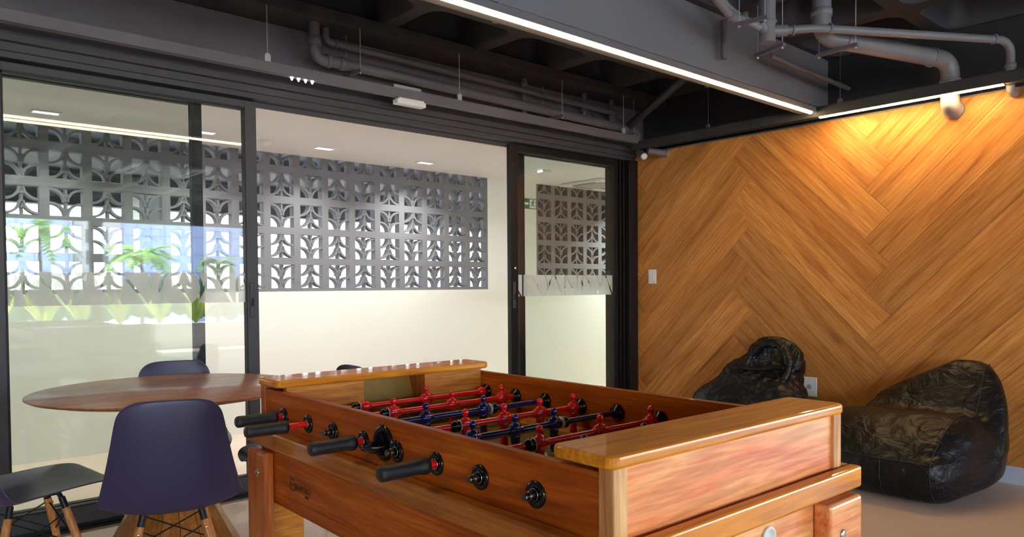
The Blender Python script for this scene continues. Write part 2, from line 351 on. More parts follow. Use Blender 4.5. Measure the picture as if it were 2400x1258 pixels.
# waffle slab
def waffle(xs, ys, z0=ZR, z1=3.14, hw=0.05, rad=0.10, k=4):
    mb = MB()
    for i in range(len(xs) - 1):
        for j in range(len(ys) - 1):
            X0, X1, Y0, Y1 = xs[i], xs[i + 1], ys[j], ys[j + 1]
            def ring(h, z, r):
                a0, a1, b0, b1 = X0 + h, X1 - h, Y0 + h, Y1 - h; out = []
                for cx, cy, st in ((a0 + r, b0 + r, PI), (a1 - r, b0 + r, 1.5 * PI), (a1 - r, b1 - r, 0), (a0 + r, b1 - r, .5 * PI)):
                    out.append([(cx + r * math.cos(st + .5 * PI * q / k), cy + r * math.sin(st + .5 * PI * q / k), z) for q in range(k + 1)])
                return out
            A = ring(hw, z0, rad); B = ring(hw + .012, z0 + .02, rad * 1.1); D = ring(hw + .07, z1, rad * .9)
            cs = [(X0, Y0, z0), (X1, Y0, z0), (X1, Y1, z0), (X0, Y1, z0)]
            for c in range(4):
                mb.add([cs[c]] + A[c], [(0, q + 1, q + 2) for q in range(k)])
                mb.add([cs[c], cs[(c + 1) % 4], A[(c + 1) % 4][0], A[c][-1]], [(0, 1, 2, 3)])
            fa = [p for q in A for p in q]; fb = [p for q in B for p in q]; fd = [p for q in D for p in q]; n = len(fa)
            mb.add(fa + fb + fd, [(q, (q + 1) % n, (q + 1) % n + n, q + n) for q in range(n)] + [(q + n, (q + 1) % n + n, (q + 1) % n + 2 * n, q + 2 * n) for q in range(n)], True)
            mb.add(fd, [tuple(range(n))])
    return mb
xs = [5.42, 4.76, 4.02, 3.285, 2.55, 1.815, 1.08, .345, -.39, -1.125, -1.86, -2.6, -3.33, -4.07, -4.8, -5.5]; xs = xs[::-1]
ce = struct(waffle(xs, [2.75, 3.55, 4.28]).build('ceiling', 'ceiling'))
ce2 = struct(waffle(xs, [-7.2, -6.4, -5.65, -4.9, -4.17, -3.42, -2.68, -1.93, -1.18, -.43, .32, 1.07, 1.80, 2.56]).build('ceiling_near', 'ceiling'))
struct(MB().box(5.42, 9.2, -7.2, -1.0, 2.86, 3.0).build('ceiling_side', 'ceiling'))
struct(MB().box(-6, 9.3, -7.3, 4.5, 3.2, 3.3).build('ceiling_slab', 'char_dark'))
# downstand beam carrying the LED line
struct(MB().box(-5.5, 5.42, 2.56, 2.75, 2.5, 2.862).build('trim_beam', 'beam', bevel=.004))
# walls
struct(MB().box(5.40, 5.6, -1.0, 4.45, 2.36, 3.2).build('wall_upper_right', 'char_dark'))
struct(MB().box(WX + .004, 5.6, -1.0, 4.45, 0, 2.374).build('wall_right', 'plank_gap'))
struct(MB().box(WX - .006, WX + .02, -1.0, 4.25, 2.374, 2.384).build('trim_wood_edge', 'char'))
struct(MB().box(-6, 5.6, 4.27, 4.45, 2.42, 2.79).build('wall_back', 'char', bevel=.003))
struct(MB().box(-6, 5.42, 4.02, 4.45, 2.791, 2.868).build('trim_soffit', 'soffit', bevel=.003))
struct(MB().box(-6, 5.22, 4.17, 4.275, 2.385, 2.42).box(-6, 5.22, 4.20, 4.275, 2.345, 2.385).build('trim_door_head_ledge', 'alu_grey', bevel=.003))
struct(MB().box(-6.1, -6, -7.2, 7, 0, 3.2).build('wall_left', 'grey_wall'))
struct(MB().box(-6, 9.2, -7.3, -7.1, 0, .50).build('wall_parapet', 'white_wall'))
struct(MB().box(-6, 9.2, -7.35, -7.1, 2.50, 3.2).build('wall_terrace_beam', 'char_dark'))
struct(MB().box(9.1, 9.3, -7.3, -1.0, 2.6, 3.2).build('wall_side_beam', 'char_dark'))
struct(MB().box(5.6, 9.3, -1.0, -.8, 0, 3.2).build('wall_side', 'grey_wall'))
for i, (a, b) in enumerate(((3.29, 3.50), (6.6, 6.8), (-0.4, -0.2), (-3.4, -3.2))):
    struct(MB().box(a, b, -7.12, -6.95, .5, 2.5).build('trim_terrace_post', 'char_dark'))
# skirting
struct(MB().box(WX - .012, WX + .004, -1.0, 4.2, 0, .098).box(WX - .013, WX + .004, -1.0, 4.2, .098, .106).build('baseboard_right', 'base'))

# herringbone planks --------------------------------------------------------
def clip(poly, ax, v, keep_gt):
    out = []
    for i in range(len(poly)):
        a, b = poly[i], poly[(i + 1) % len(poly)]; ia = (a[ax] > v) == keep_gt; ib = (b[ax] > v) == keep_gt
        if ia: out.append(a)
        if ia != ib:
            t = (v - a[ax]) / (b[ax] - a[ax]); out.append(tuple(a[q] + (b[q] - a[q]) * t for q in range(len(a))))
    return out
def herringbone():
    W_, L_ = 0.244, 1.458; q = 1 / math.sqrt(2); g = .0013
    vs = []; fs = []; uvs = []; tones = []; rng = random.Random(5)
    # wall coords: s = -y (to the right), z.  down-right planks (A) and up-right planks (B)
    s0, z0 = -2.041, 0.997 + 0.003
    step = W_ / q  # vertical period .345
    for col in range(-3, 3):
        for r in range(-14, 16):
            for kind in (0, 1):
                off = rng.random() * 30; tone = rng.uniform(.78, 1.12); warm = rng.uniform(.96, 1.04)
                if kind == 0:   # A: bottom right tip at (S,Z); axis up-left
                    S = s0 + col * 2.06; Z = z0 + r * step + step; d = (-q, q); nrm = (-q, -q)
                else:           # B: left end, axis up-right
                    S = s0 - (W_ * q) + col * 2.06; Z = z0 + r * step + W_ * q; d = (q, q); nrm = (q, -q)
                cs = []
                for (a, b) in ((g, g), (L_ - g, g), (L_ - g, W_ - g), (g, W_ - g)):
                    cs.append((S + d[0] * a + nrm[0] * b, Z + d[1] * a + nrm[1] * b, a + off, b + off * 3.7))
                for ax, v, k in ((0, -4.235, True), (0, 1.0, False), (1, .106, True), (1, 2.374, False)):
                    cs = clip(cs, ax, v, k)
                    if len(cs) < 3: break
                if len(cs) < 3: continue
                o = len(vs); vs += [(WX, -c[0], c[1]) for c in cs]; fs.append(tuple(range(o, o + len(cs)))); uvs += [(c[2], c[3]) for c in cs]; tones += [(tone, tone * warm, tone * warm * warm, 1)] * len(cs)
    me = bpy.data.meshes.new('wall_wood_planks'); me.from_pydata(vs, [], fs)
    uv = me.uv_layers.new(name='grain'); ca = me.color_attributes.new('tone', 'FLOAT_COLOR', 'POINT')
    for i, lp in enumerate(me.loops): uv.data[i].uv = uvs[lp.vertex_index]
    for i, c in enumerate(tones): ca.data[i].color = c
    me.materials.append(M['plank']); o = bpy.data.objects.new('wall_wood_planks', me); C.objects.link(o); struct(o)
herringbone()

# corridor beyond the doors --------------------------------------------------
CYW = 6.10
P1 = (-3.0, 5.07); P2 = (5.785, 7.135); ZC = 1.183
struct(MB().box(-6, 9.2, CYW, CYW + .12, 0, ZC).build('wall_corridor', 'white_wall'))
struct(MB().box(P1[1], P2[0], CYW, CYW + .12, ZC, 2.52).build('wall_corridor_pier', 'white_wall'))
struct(MB().box(P2[1], 9.2, CYW, CYW + .12, ZC, 2.52).build('wall_corridor_right', 'white_wall'))
struct(MB().box(-6, 9.2, 4.40, 6.103, 2.37, 2.45).build('ceiling_corridor', 'white_ceil'))
struct(MB().box(-6, 9.2, 6.0, 6.32, 2.521, 2.6).build('ceiling_corridor_edge', 'char'))
struct(MB().box(9.1, 9.2, 4.3, 6.2, 0, 2.4).build('wall_corridor_end', 'white_wall'))
struct(MB().box(5.22, 9.2, 4.42, 4.5, 0, 2.4).build('wall_corridor_near', 'white_wall'))
struct(MB().box(5.7, 7.3, CYW + .16, CYW + .2, 1.1, 2.4).build('wall_behind_screen', 'taupe'))
def cobogo_cell(mb, X, Z, y0, y1, flip, pitch=.2706, zp=.2635, ztop=2.52):
    f = .031
    def rect(a0, a1, b0, b1, d0=y0, d1=y1):
        b1 = min(b1, ztop); 
        if b1 > b0: mb.box(a0, a1, d0, d1, b0, b1)
    rect(X, X + f, Z, Z + zp); rect(X + pitch - f, X + pitch, Z, Z + zp); rect(X + f, X + pitch - f, Z, Z + f); rect(X + f, X + pitch - f, Z + zp - f, Z + zp)
    cx = X + pitch / 2; hw = pitch / 2 - f; hz = (zp - 2 * f) / 2; zb = Z + f
    rect(cx - .008, cx + .008, zb, zb + 2 * hz, y0 + .01, y1 - .01)
    for sgn in (-1, 1):
        for lev in (0, 1):
            # quarter arcs: centred on the frame side, convex to the stem
            ox = cx + sgn * hw; rx, rz = hw, hz; n = 7; t = .017; ptsO = []; ptsI = []
            for q in range(n + 1):
                a = .5 * PI * q / n
                px = math.cos(a); pz = math.sin(a)
                po = (ox - sgn * rx * px, lev * hz + rz * pz); pi = (ox - sgn * (rx - t) * px, lev * hz + (rz - t) * pz)
                ptsO.append(po); ptsI.append(pi)
            def zz(v): 
                v = (2 * hz - v) if flip else v
                return min(zb + v, ztop)
            if lev == 1:  # solid spandrel except small triangles by the stem: fill the outer corner
                pass
            for q in range(n):
                a, b, c, d = ptsO[q], ptsO[q + 1], ptsI[q + 1], ptsI[q]
                poly = [(a[0], zz(a[1])), (b[0], zz(b[1])), (c[0], zz(c[1])), (d[0], zz(d[1]))]
                if max(p[1] for p in poly) - min(p[1] for p in poly) < 1e-4 and poly[0][1] >= ztop - 1e-4: continue
                mb.prism(poly, y0 + .004, y1 - .004, 'xz')
            # thin web between stem and arc near the foot of each arc
            a = .18 * PI
            w0 = ox - sgn * rx * math.cos(a); z0_ = lev * hz + rz * math.sin(a)
            poly = [(cx, zz(lev * hz)), (w0, zz(z0_)), (cx, zz(z0_))]
            mb.prism(poly, y0 + .004, y1 - .004, 'xz')
ORI = ('VFVFV', 'FVFVF', 'VVVFV', 'VFFVF', 'FVVFV')
def screen(name, x0, ncol, label, seed):
    mb = MB(); rr = random.Random(seed)
    for i in range(ncol):
        for j in range(5):
            flip = (i + j) % 2 == 0 if seed == 1 else ORI[j][i] == 'F'
            cobogo_cell(mb, x0 + i * .2706, ZC + j * .2635, CYW + .005, CYW + .085, flip)
    o = mb.build(name, 'cobogo'); tag(o, label, 'breeze block screen'); return o
screen('breeze_block_screen', 5.07 - 16 * .2706, 16, 'long grey breeze block screen with arched petal openings above the corridor wall', 1)
screen('breeze_block_screen', 5.785, 5, 'short grey breeze block screen seen through the right glass door, beyond the exit sign', 2)
struct(MB().box(-6, 5.07 - 16 * .2706, CYW, CYW + .12, ZC, 2.4).build('wall_corridor_left', 'white_wall'))
# car park beyond the breeze blocks
struct(MB().box(-20, 40, 7.0, 13.4, -.12, -.02).build('floor_garage', 'grey_wall'))
struct(MB().box(-20, 40, 6.3, 13.4, 2.72, 3.0).build('ceiling_garage', 'char_dark'))
for i, y in enumerate((8.5, 10.7, 12.9)):
    struct(MB().box(-20, 40, y, y + .25, 2.50 if y > 12 else 2.60, 2.72).build('ceiling_garage_beam', 'char_dark'))
for x in (-1.0, 3.2, 13.0, 19):
    struct(MB().box(x, x + .35, 12, 12.35, 0, 2.72).build('trim_garage_column', 'grey_wall'))
# downlights
def downlight(x, y, label, sx=.085, sy=.05):
    r = empty('ceiling_downlight', (x, y, 2.37)); tag(r, label, 'ceiling light', 'corridor downlights')
    MB().box(-sx, sx, -sy, -sy + .012, -.008, 0).box(-sx, sx, sy - .012, sy, -.008, 0).box(-sx, -sx + .012, -sy + .012, sy - .012, -.008, 0).box(sx - .012, sx, -sy + .012, sy - .012, -.008, 0).build('frame', 'white_pl', r)
    MB().box(-sx + .013, sx - .013, -sy + .013, sy - .013, -.004, -.001).build('diffuser', 'spot', r)
    return r
for (x, y, lb) in ((.95, 5.63, 'rectangular corridor downlight at far left, behind the left glass door'), (1.95, 5.61, 'rectangular corridor downlight beside the left door stile'), (2.93, 5.64, 'rectangular corridor downlight beside the round ceiling sensor in the open doorway'), (3.99, 5.70, 'rectangular corridor downlight in the open doorway nearest the right glass door')):
    downlight(x, y, lb)
def corr_light(x, y, e):
    l = bpy.data.lights.new('corridor_lamp', 'AREA'); l.energy = e; l.shape = 'RECTANGLE'; l.size = .13; l.size_y = .06; l.spread = math.radians(125); l.color = (.98, 1, .96)
    o = bpy.data.objects.new('corridor_lamp', l); C.objects.link(o); o.location = (x, y, 2.361); return o
downlight(7.3, 5.60, 'added rectangular corridor downlight out of view behind the right door jamb')  # added out of view to brighten the right end of the corridor
downlight(-.1, 5.62, 'rectangular corridor downlight left of the picture edge')
for x, y, e_ in ((-.1, 5.62, 5), (.95, 5.63, 5), (1.95, 5.61, 5), (2.93, 5.64, 5), (3.99, 5.70, 6), (5.175, 5.34, 11), (7.3, 5.60, 18)): corr_light(x, y, e_)  # the lamp below the small ceiling box is added fill, no fixture there
o = MB().lathe([(.055, 0), (.052, -.012), (.038, -.030), (.012, -.036)], (2.433, 5.65, 2.37)).build('ceiling_sensor', 'white_pl'); tag(o, 'round white sensor on the corridor ceiling in the open doorway', 'ceiling sensor')
o = MB().box(5.12, 5.23, 5.30, 5.38, 2.345, 2.37).build('ceiling_box', 'white_pl', bevel=.004); tag(o, 'small white box on the corridor ceiling behind the right glass door', 'ceiling box')
def cassette(loc, s, label):
    r = empty('air_conditioner', loc); tag(r, label, 'air conditioner')
    MB().box(-s, s, -s, s, -.03, 0).build('panel', 'white_pl', r, bevel=.012)
    g = .62 * s; MB().box(-g, g, -g, g, -.036, -.031).build('grille', 'grey_wall', r, bevel=.003)
    for i in range(4):
        c, q = math.cos(i * PI / 2), math.sin(i * PI / 2); a = .8 * s
        x, y = c * a, q * a; hx, hy = (.05 * s, .55 * s) if i % 2 == 0 else (.55 * s, .05 * s)
        MB().box(x - hx, x + hx, y - hy, y + hy, -.034, -.031).build('louvre', 'char', r)
    return r
cassette((6.30, 5.62, 2.37), .30, 'white square air conditioner cassette in the corridor ceiling by the short screen')
cassette((3.05, -1.8, 2.78), .45, 'white square air conditioner cassette hanging under the dark waffle ceiling')
struct(MB().box(2.7, 3.4, -2.15, -1.45, 2.781, 3.0).build('trim_cassette_housing', 'char_dark'))
# exit sign
r = empty('exit_sign', (5.52, 6.085, 2.078)); tag(r, 'green exit sign with running figure and arrow on the corridor wall', 'exit sign')
MB().box(0, .25, 0, .012, 0, .115).build('panel', 'green_sign', r)
fg = MB()
fg.box(.148, .242, -.002, 0, .008, .107)
fg.build('picture_field', 'white_pl', r)
mn = MB(); mn.lathe([(.009, 0), (.009, .002)], (.205, -.004, .094), (0, 1, 0), 12)
mn.prism([(.190, .086), (.207, .084), (.200, .052), (.184, .054)], -.004, -.002, 'xz')
mn.prism([(.200, .056), (.213, .040), (.226, .038), (.226, .030), (.208, .031), (.190, .050)], -.004, -.002, 'xz')
mn.prism([(.184, .056), (.194, .052), (.184, .036), (.168, .030), (.163, .037), (.177, .042)], -.004, -.002, 'xz')
mn.prism([(.205, .082), (.216, .068), (.230, .070), (.230, .076), (.217, .076), (.208, .087)], -.004, -.002, 'xz')
mn.prism([(.190, .085), (.174, .080), (.166, .066), (.171, .062), (.179, .074), (.191, .077)], -.004, -.002, 'xz')
mn.build('running_figure', 'green_sign', r)
MB().prism([(.02, .058), (.06, .092), (.06, .070), (.13, .070), (.13, .046), (.06, .046), (.06, .024)], -.002, 0, 'xz').build('arrow', 'white_pl', r)

# ================================================================== GLASS DOORS
struct(MB().box(-6, 5.22, 4.22, 4.40, 2.316, 2.345).box(-6, 5.22, 4.30, 4.312, 2.285, 2.316).build('door_head_track', 'alu_grey'))
struct(MB().box(-6, 5.22, 4.22, 4.40, -.0, .014).box(-6, 5.22, 4.245, 4.25, .014, .03).build('door_floor_track', 'alu_black'))
def door(name, x0, x1, y, wl, wr, z1=2.302, tint='glass', mat='alu_grey', stile_t=.04, zb=.115, zt=2.258, handle=None, film=None):
    r = empty(name, ((x0 + x1) / 2, y, .03)); cx = (x0 + x1) / 2; a, b = x0 - cx, x1 - cx; h = stile_t / 2; Z = .03
    f = MB(); f.box(a, a + wl, -h, h, 0, z1 - Z); f.box(b - wr, b, -h, h, 0, z1 - Z); f.box(a + wl, b - wr, -h, h, 0, zb - Z); f.box(a + wl, b - wr, -h, h, zt + .006 - Z, z1 - Z)
    f.build('door_frame', mat, r, bevel=.003)
    g = .008; q = MB()
    q.box(a + wl, a + wl + g, -h - .001, h + .001, zb - Z, zt - Z).box(b - wr - g, b - wr, -h - .001, h + .001, zb - Z, zt - Z).box(a + wl, b - wr, -h - .001, h + .001, zb - Z, zb + g - Z).box(a + wl, b - wr, -h - .001, h + .001, zt - Z - g, zt + .006 - Z)
    q.build('gasket', 'rubber', r)
    MB().box(a + wl + g, b - wr - g, -.004, .004, zb + g - Z, zt - g - Z).build('glass_pane', tint, r)
    if film is not None:
        fm = MB().box(0, (b - wr - g) - (a + wl + g), -.0005, .0005, 0, .168).build('frosted_film', film_mat('frosted_film_' + name, film), r, loc=(a + wl + g, -.0052, 1.136 - Z))
    r['kind'] = 'structure'
    return r
dA = door('door_1', .43, 1.776, GY, .105, .067, film=.06)
dB = door('door_2', .02, 1.487, GY + .065, .06, .052, tint='glass_green', mat='alu_black', film=.30)
dC = door('door_3', 3.757, 5.02, GY, .070, .055, mat='alu_black', film=.10)
dD = door('door_4', 3.905, 5.10, GY + .065, .052, .10, tint='glass_mint', mat='alu_black', film=.33)
dE = door('door_5', -1.05, .425, GY, .065, .065, mat='alu_grey', film=.2)
# pulls
def pull(parent, x, z0, z1, side=-1):
    MB().box(x - .014, x + .014, -.028, -.020, z0 - .03, z1 - .03).build('door_handle', 'alu_grey', parent, bevel=.004)
    hb = MB().box(x - .006, x + .006, -.034, -.028, (z0 + z1) / 2 - .065, (z0 + z1) / 2 - .02).build('handle_latch', 'rubber', parent, bevel=.001)
pull(dA, 1.735 - (.43 + 1.776) / 2, 1.045, 1.25)
pull(dC, 3.79 - (3.757 + 5.02) / 2, 1.045, 1.25)
MB().lathe([(.013, 0), (.013, .012), (.008, .016)], (3.797 - (3.757 + 5.02) / 2, -.02, 1.355 - .03), (0, -1, 0), 16).build('door_lock', 'steel', dC)
# right jamb with stacked profiles
j = MB()
j.box(5.10, 5.218, 4.19, 4.42, 0, 2.316); j.box(5.03, 5.045, 4.235, 4.40, 0, 2.31); j.box(5.065, 5.08, 4.225, 4.40, 0, 2.31); j.box(5.02, 5.10, 4.37, 4.40, 0, 2.31)
struct(j.build('door_jamb_right', 'alu_black', bevel=.002))
struct(MB().box(-6, -1.05, 4.25, 4.35, 0, 2.42).build('wall_back_left', 'char'))
struct(MB().box(-6, 5.22, 4.34, 4.40, 2.31, 2.42).build('door_head_back', 'alu_black'))

# ================================================================== CEILING SERVICES
# LED line under the beam
r = empty('linear_led_light', (2.0, 2.475, 2.403)); tag(r, 'long warm LED line light in a slim channel under the grey ceiling beam', 'linear light')
MB().box(-3.4, 2.985, -.030, .080, .006, .034).box(-3.4, 2.985, -.030, -.018, 0, .006).box(-3.4, 2.985, .018, .080, 0, .006).build('housing', 'char', r, bevel=.001)
MB().tube([(-3.4, 0, .001), (2.965, 0, .001)], .0135, 12).build('diffuser', 'led', r)
for x in (-1.5, .2, 1.9): MB().box(x, x + .03, .086, .14, .020, .097).build('mounting_bracket', 'char', r)
r = empty('linear_led_light', (5.03, 1.9, 2.372)); tag(r, 'short warm LED line light in the black channel along the wood wall', 'linear light')
MB().tube([(0, -.56, .002), (0, .54, .002)], .0105, 12).build('diffuser', 'led2', r)
for a_ in (-.565, .541): MB().box(-.016, .016, a_, a_ + .004, -.004, .004).build('end_cap', 'alu_black', r)
# suspended channels
r = empty('suspended_channel', (5.03, 1.5, 2.372)); tag(r, 'black suspended channel running along the top of the wood wall', 'channel')
MB().box(-.032, -.028, -2.5, 2.58, 0, .068).box(.028, .032, -2.5, 2.58, 0, .068).box(-.028, .028, -2.5, 2.58, .02, .024).box(-.028, -.016, -2.5, 2.58, 0, .004).box(.016, .028, -2.5, 2.58, 0, .004).build('channel', 'char_dark', r)
for y in (3.34, 2.30): 
    wq = MB().tube([(0, y - 1.5, .068), (0, y - 1.5, .46)], .0022, 6).box(-.012, .012, y - 1.512, y - 1.488, .068, .10).build('hanging_wire', 'char', r)
r = empty('suspended_channel', (2.0, 4.02, 2.42)); tag(r, 'charcoal suspended channel running in front of the door head', 'channel')
MB().box(-5, 2.99, -.022, .022, 0, .058).build('channel', 'char', r, bevel=.002)
for x in (-.25, 1.10, 2.82):
    MB().tube([(x, 0, .058), (x, 0, .375)], .0028, 8).lathe([(.004, .095), (.013, .10), (.013, .105), (.004, .112)], (x, 0, 0)).box(x - .017, x + .017, -.006, .006, .058, .10).build('hanging_wire', 'zinc', r)
# four tiny spot lenses
for i, x in enumerate((1.893, 1.934, 1.977, 2.019)):
    o = MB().lathe([(.010, 0), (.009, -.004), (.003, -.018)], (x, 4.02, 2.42), n=12).build('spot_lens', 'led_sig'); tag(o, ('leftmost of the four', 'second from left of the four', 'third from left of the four', 'rightmost of the four')[i] + ' tiny white spot lenses under the charcoal channel', 'spot light', 'row of four spot lenses under the channel')
# driver boxes
o = MB()
for k in range(5): o.box(2.605, 2.815, 4.062 + k * .0001, 4.10, 2.478 + k * .008, 2.484 + k * .008)
o.box(2.605, 2.815, 4.066, 4.10, 2.478, 2.518); o = o.build('led_driver', 'zinc'); tag(o, 'ribbed aluminium driver lying on top of the charcoal channel', 'driver box')
o = MB().box(2.583, 2.800, 3.985, 4.045, 2.378, 2.408).build('driver_box', 'white_pl', bevel=.004); tag(o, 'white plastic driver box under the charcoal channel', 'driver box')
MB().box(2.60, 2.79, 3.995, 4.035, 2.408, 2.419).build('mounting_clip', 'white_pl', o)
# thin dark line added in place of small dashes along the channel
o = MB().tube([(-1 + .25 * k, 3.996, 2.419) for k in range(12)], .0012, 6).build('dash_line', 'burn'); tag(o, 'thin dark red line standing in for small dashes under the charcoal channel at upper left', 'dash line')

def coupling(mb, p, d, r, w=.05):
    p = Vector(p); d = Vector(d).normalized()
    mb.lathe([(r, 0), (r + .007, .002), (r + .007, w), (r, w + .002)], p, d, 20)
# drain pipe group along the glass wall (one thing each)
def pipe(name, pts, r, br, label, mat='pipe_dark', coup=(), cap=True):
    o = MB().tube(bend(pts, br), r, 18); 
    for p, d, w in coup: coupling(o, p, d, r, w)
    o = o.build(name, mat); tag(o, label, 'pipe'); return o
pipe('drain_pipe', [(2.075, 4.10, 2.84), (2.075, 4.10, 2.578), (2.30, 4.10, 2.586), (5.03, 4.10, 2.548), (5.10, 4.10, 2.547), (5.10, 4.10, 2.40)], .034, .07,
     'thick dark pipe running above the doors and turning down at the corner', coup=[((2.15, 4.10, 2.582), (1, 0, 0), .03), ((2.235, 4.10, 2.584), (1, 0, 0), .045), ((4.93, 4.10, 2.55), (1, 0, 0), .03), ((2.075, 4.10, 2.66), (0, 0, 1), .05)])
pipe('drain_pipe', [(2.17, 4.14, 2.79), (2.17, 4.14, 2.712), (2.26, 4.14, 2.71), (4.85, 4.14, 2.675)], .022, .04,
     'thin dark pipe running just under the soffit above the thick pipe', coup=[((2.23, 4.14, 2.71), (1, 0, 0), .015), ((4.80, 4.14, 2.676), (1, 0, 0), .04), ((4.0, 4.14, 2.69), (1, 0, 0), .02)])
pipe('drain_pipe', [(3.84, 4.18, 2.79), (3.84, 4.18, 2.50), (4.0, 4.18, 2.50), (4.95, 4.18, 2.475)], .022, .06, 'thin lower dark pipe dropping from the soffit below the thick pipe', coup=[((4.6, 4.18, 2.484), (1, 0, 0), .04), ((4.75, 4.18, 2.48), (1, 0, 0), .05), ((3.84, 4.18, 2.74), (0, 0, 1), .03)])
for x, lb in ((4.50, 'short dark valve pipe dropping behind the thin pipe, left one of two'), (4.84, 'short dark valve pipe dropping behind the thin pipe, by the diagonal pipe')):
    o = MB().tube([(x, 4.17, 2.79), (x, 4.17, 2.60)], .020, 14).lathe([(.026, 0), (.026, .03)], (x, 4.17, 2.64)).build('valve_pipe', 'pipe_dark'); tag(o, lb, 'pipe')
    MB().tube([(x + .03, 4.13, 2.63), (x + .05, 4.10, 2.595)], .006, 8).build('valve_lever', 'steel', o)
pipe('drain_pipe', [(4.42, 2.90, 2.80), (4.955, 4.06, 2.575)], .034, .02, 'diagonal black pipe from the beam down to the thick pipe', mat='char_dark')
# stubs into the wood wall at the corner
for p0, p1, lb in (((5.06, 4.05, 2.36), (4.99, 3.94, 2.30), 'short dark pipe stub with white cap pointing down at the ceiling corner'), ((5.05, 3.95, 2.355), (5.20, 3.86, 2.335), 'short dark pipe stub entering the top of the wood wall at the corner')):
    o = MB().tube([p0, p1], .030, 16).build('pipe_stub', 'pipe_dark'); tag(o, lb, 'pipe')
    d = (Vector(p1) - Vector(p0)).normalized(); MB().lathe([(.027, 0), (.027, .004)], Vector(p1) + d * .001, d, 16).build('cap', 'white_pl', o)
# brackets with rods
def bracket(c, half, d, zr, label, group='pipe brackets', mat='char'):
    d = Vector((d[0], d[1], 0)).normalized(); s = d.cross(Vector((0, 0, 1)))
    r = empty('pipe_bracket', c); tag(r, label, 'pipe bracket', group)
    a = d * half; b = s * .010; mb = MB()
    vs = [(-a - b), (a - b), (a + b), (-a + b)]; up = Vector((0, 0, .020))
    vs = [tuple(v) for v in vs] + [tuple(v + up) for v in vs]
    mb.add(vs, [(0, 3, 2, 1), (4, 5, 6, 7), (0, 1, 5, 4), (1, 2, 6, 5), (2, 3, 7, 6), (3, 0, 4, 7)]); mb.build('rail', mat, r)
    for sg in (-1, 1):
        p = d * (half - .015) * sg
        mb = MB().tube([tuple(p + Vector((0, 0, -.012))), tuple(p + Vector((0, 0, zr - c[2])))], .0022, 6).lathe([(.007, -.010), (.007, -.002)], tuple(p), (0, 0, 1), 6)
        mb.build('threaded_rod', 'zinc', r)
    return r
bracket((2.33, 4.09, 2.527), .10, (0, 1), 2.79, 'bracket rail with rods under the thick pipe near its left elbow')
bracket((4.09, 4.12, 2.51), .12, (0, 1), 2.79, 'bracket rail with rods under the thick pipe in the middle of its run')
bracket((4.95, 4.12, 2.49), .12, (0, 1), 2.79, 'bracket rail with rods under the thick pipe by the room corner')
# right-hand pipes
pb = MB().tube(bend([(4.24, 2.05, 3.2), (4.24, 2.05, 2.655), (5.125, 1.655, 2.60), (5.125, 1.655, 2.31), (5.24, 1.66, 2.31)], .10, 10), .053, 24)
for p, d, w in (((4.24, 2.05, 2.77), (0, 0, 1), .04), ((4.38, 1.987, 2.646), (.87, -.39, -.05), .012), ((4.98, 1.718, 2.608), (.87, -.39, -.05), .014), ((5.125, 1.655, 2.47), (0, 0, 1), .012), ((5.185, 1.66, 2.31), (1, 0, 0), .035)): coupling(pb, p, d, .053, w)
o = pb.build('drain_pipe', 'pipe'); tag(o, 'thickest grey pipe crossing under the ceiling and bending into the wood wall', 'pipe')
ps = MB().tube(bend([(3.93, 2.16, 2.648), (4.08, 2.01, 2.66), (5.09, 1.36, 2.645), (5.13, 1.335, 2.60), (5.13, 1.335, 2.35), (5.24, 1.335, 2.345)], .07, 8), .023, 18)
for p, d, w in (((3.95, 2.14, 2.65), (.7, -.7, .05), .03), ((3.99, 2.10, 2.652), (.7, -.7, .05), .012), ((4.15, 1.965, 2.66), (.84, -.54, -.01), .012), ((5.03, 1.398, 2.647), (.84, -.54, -.01), .01), ((5.13, 1.335, 2.48), (0, 0, 1), .03)): coupling(ps, p, d, .023, w)
o = ps.build('drain_pipe', 'pipe'); tag(o, 'slim grey pipe running above the thickest pipe toward the upper right corner', 'pipe')
pv = MB().tube([(3.90, 2.20, 3.2), (3.90, 2.20, 2.585)], .045, 22); coupling(pv, (3.90, 2.20, 2.70), (0, 0, 1), .045, .006)
pv.tube([(3.90, 2.20, 2.65), (3.97, 2.12, 2.65)], .032, 16); pv.tube([(3.90, 2.20, 2.63), (3.83, 2.20, 2.69)], .026, 16)
o = pv.build('soil_stack', 'pipe'); tag(o, 'vertical grey pipe with side branches in front of the beam', 'pipe')
ps = MB().tube(bend([(3.36, 2.22, 2.80), (3.44, 2.24, 2.735), (3.63, 2.26, 2.685), (3.76, 2.25, 2.69), (3.84, 2.21, 2.66)], .05, 5), .024, 16)
for p, d, w in (((3.42, 2.235, 2.75), (.7, .1, -.6), .008), ((3.60, 2.257, 2.69), (1, 0, 0), .008), ((3.72, 2.252, 2.69), (1, 0, 0), .008)): coupling(ps, p, d, .024, w)
o = ps.build('drain_pipe', 'pipe'); tag(o, 'curved grey pipe joining the vertical pipe from upper left', 'pipe')
o = MB().tube(bend([(3.66, 2.40, 3.0), (3.72, 2.38, 2.82), (3.95, 2.36, 2.76), (4.02, 2.34, 2.74)], .08, 6), .02, 16).build('drain_pipe', 'pipe'); tag(o, 'thin curved grey pipe behind the vertical pipe', 'pipe')
o = MB().tube([(4.06, 2.44, 3.15), (4.06, 2.44, 2.82)], .022, 14).ellipsoid((4.06, 2.44, 2.82), (.022, .022, .02)).build('capped_pipe', 'pipe'); tag(o, 'short capped vertical grey pipe behind the vertical stack', 'pipe')
o = MB().tube([(3.93, 2.50, 2.80), (3.93, 2.50, 2.45 + .12)], .018, 14).build('capped_pipe', 'pipe_dark'); tag(o, 'thin vertical grey pipe against the beam face under the stack', 'pipe')
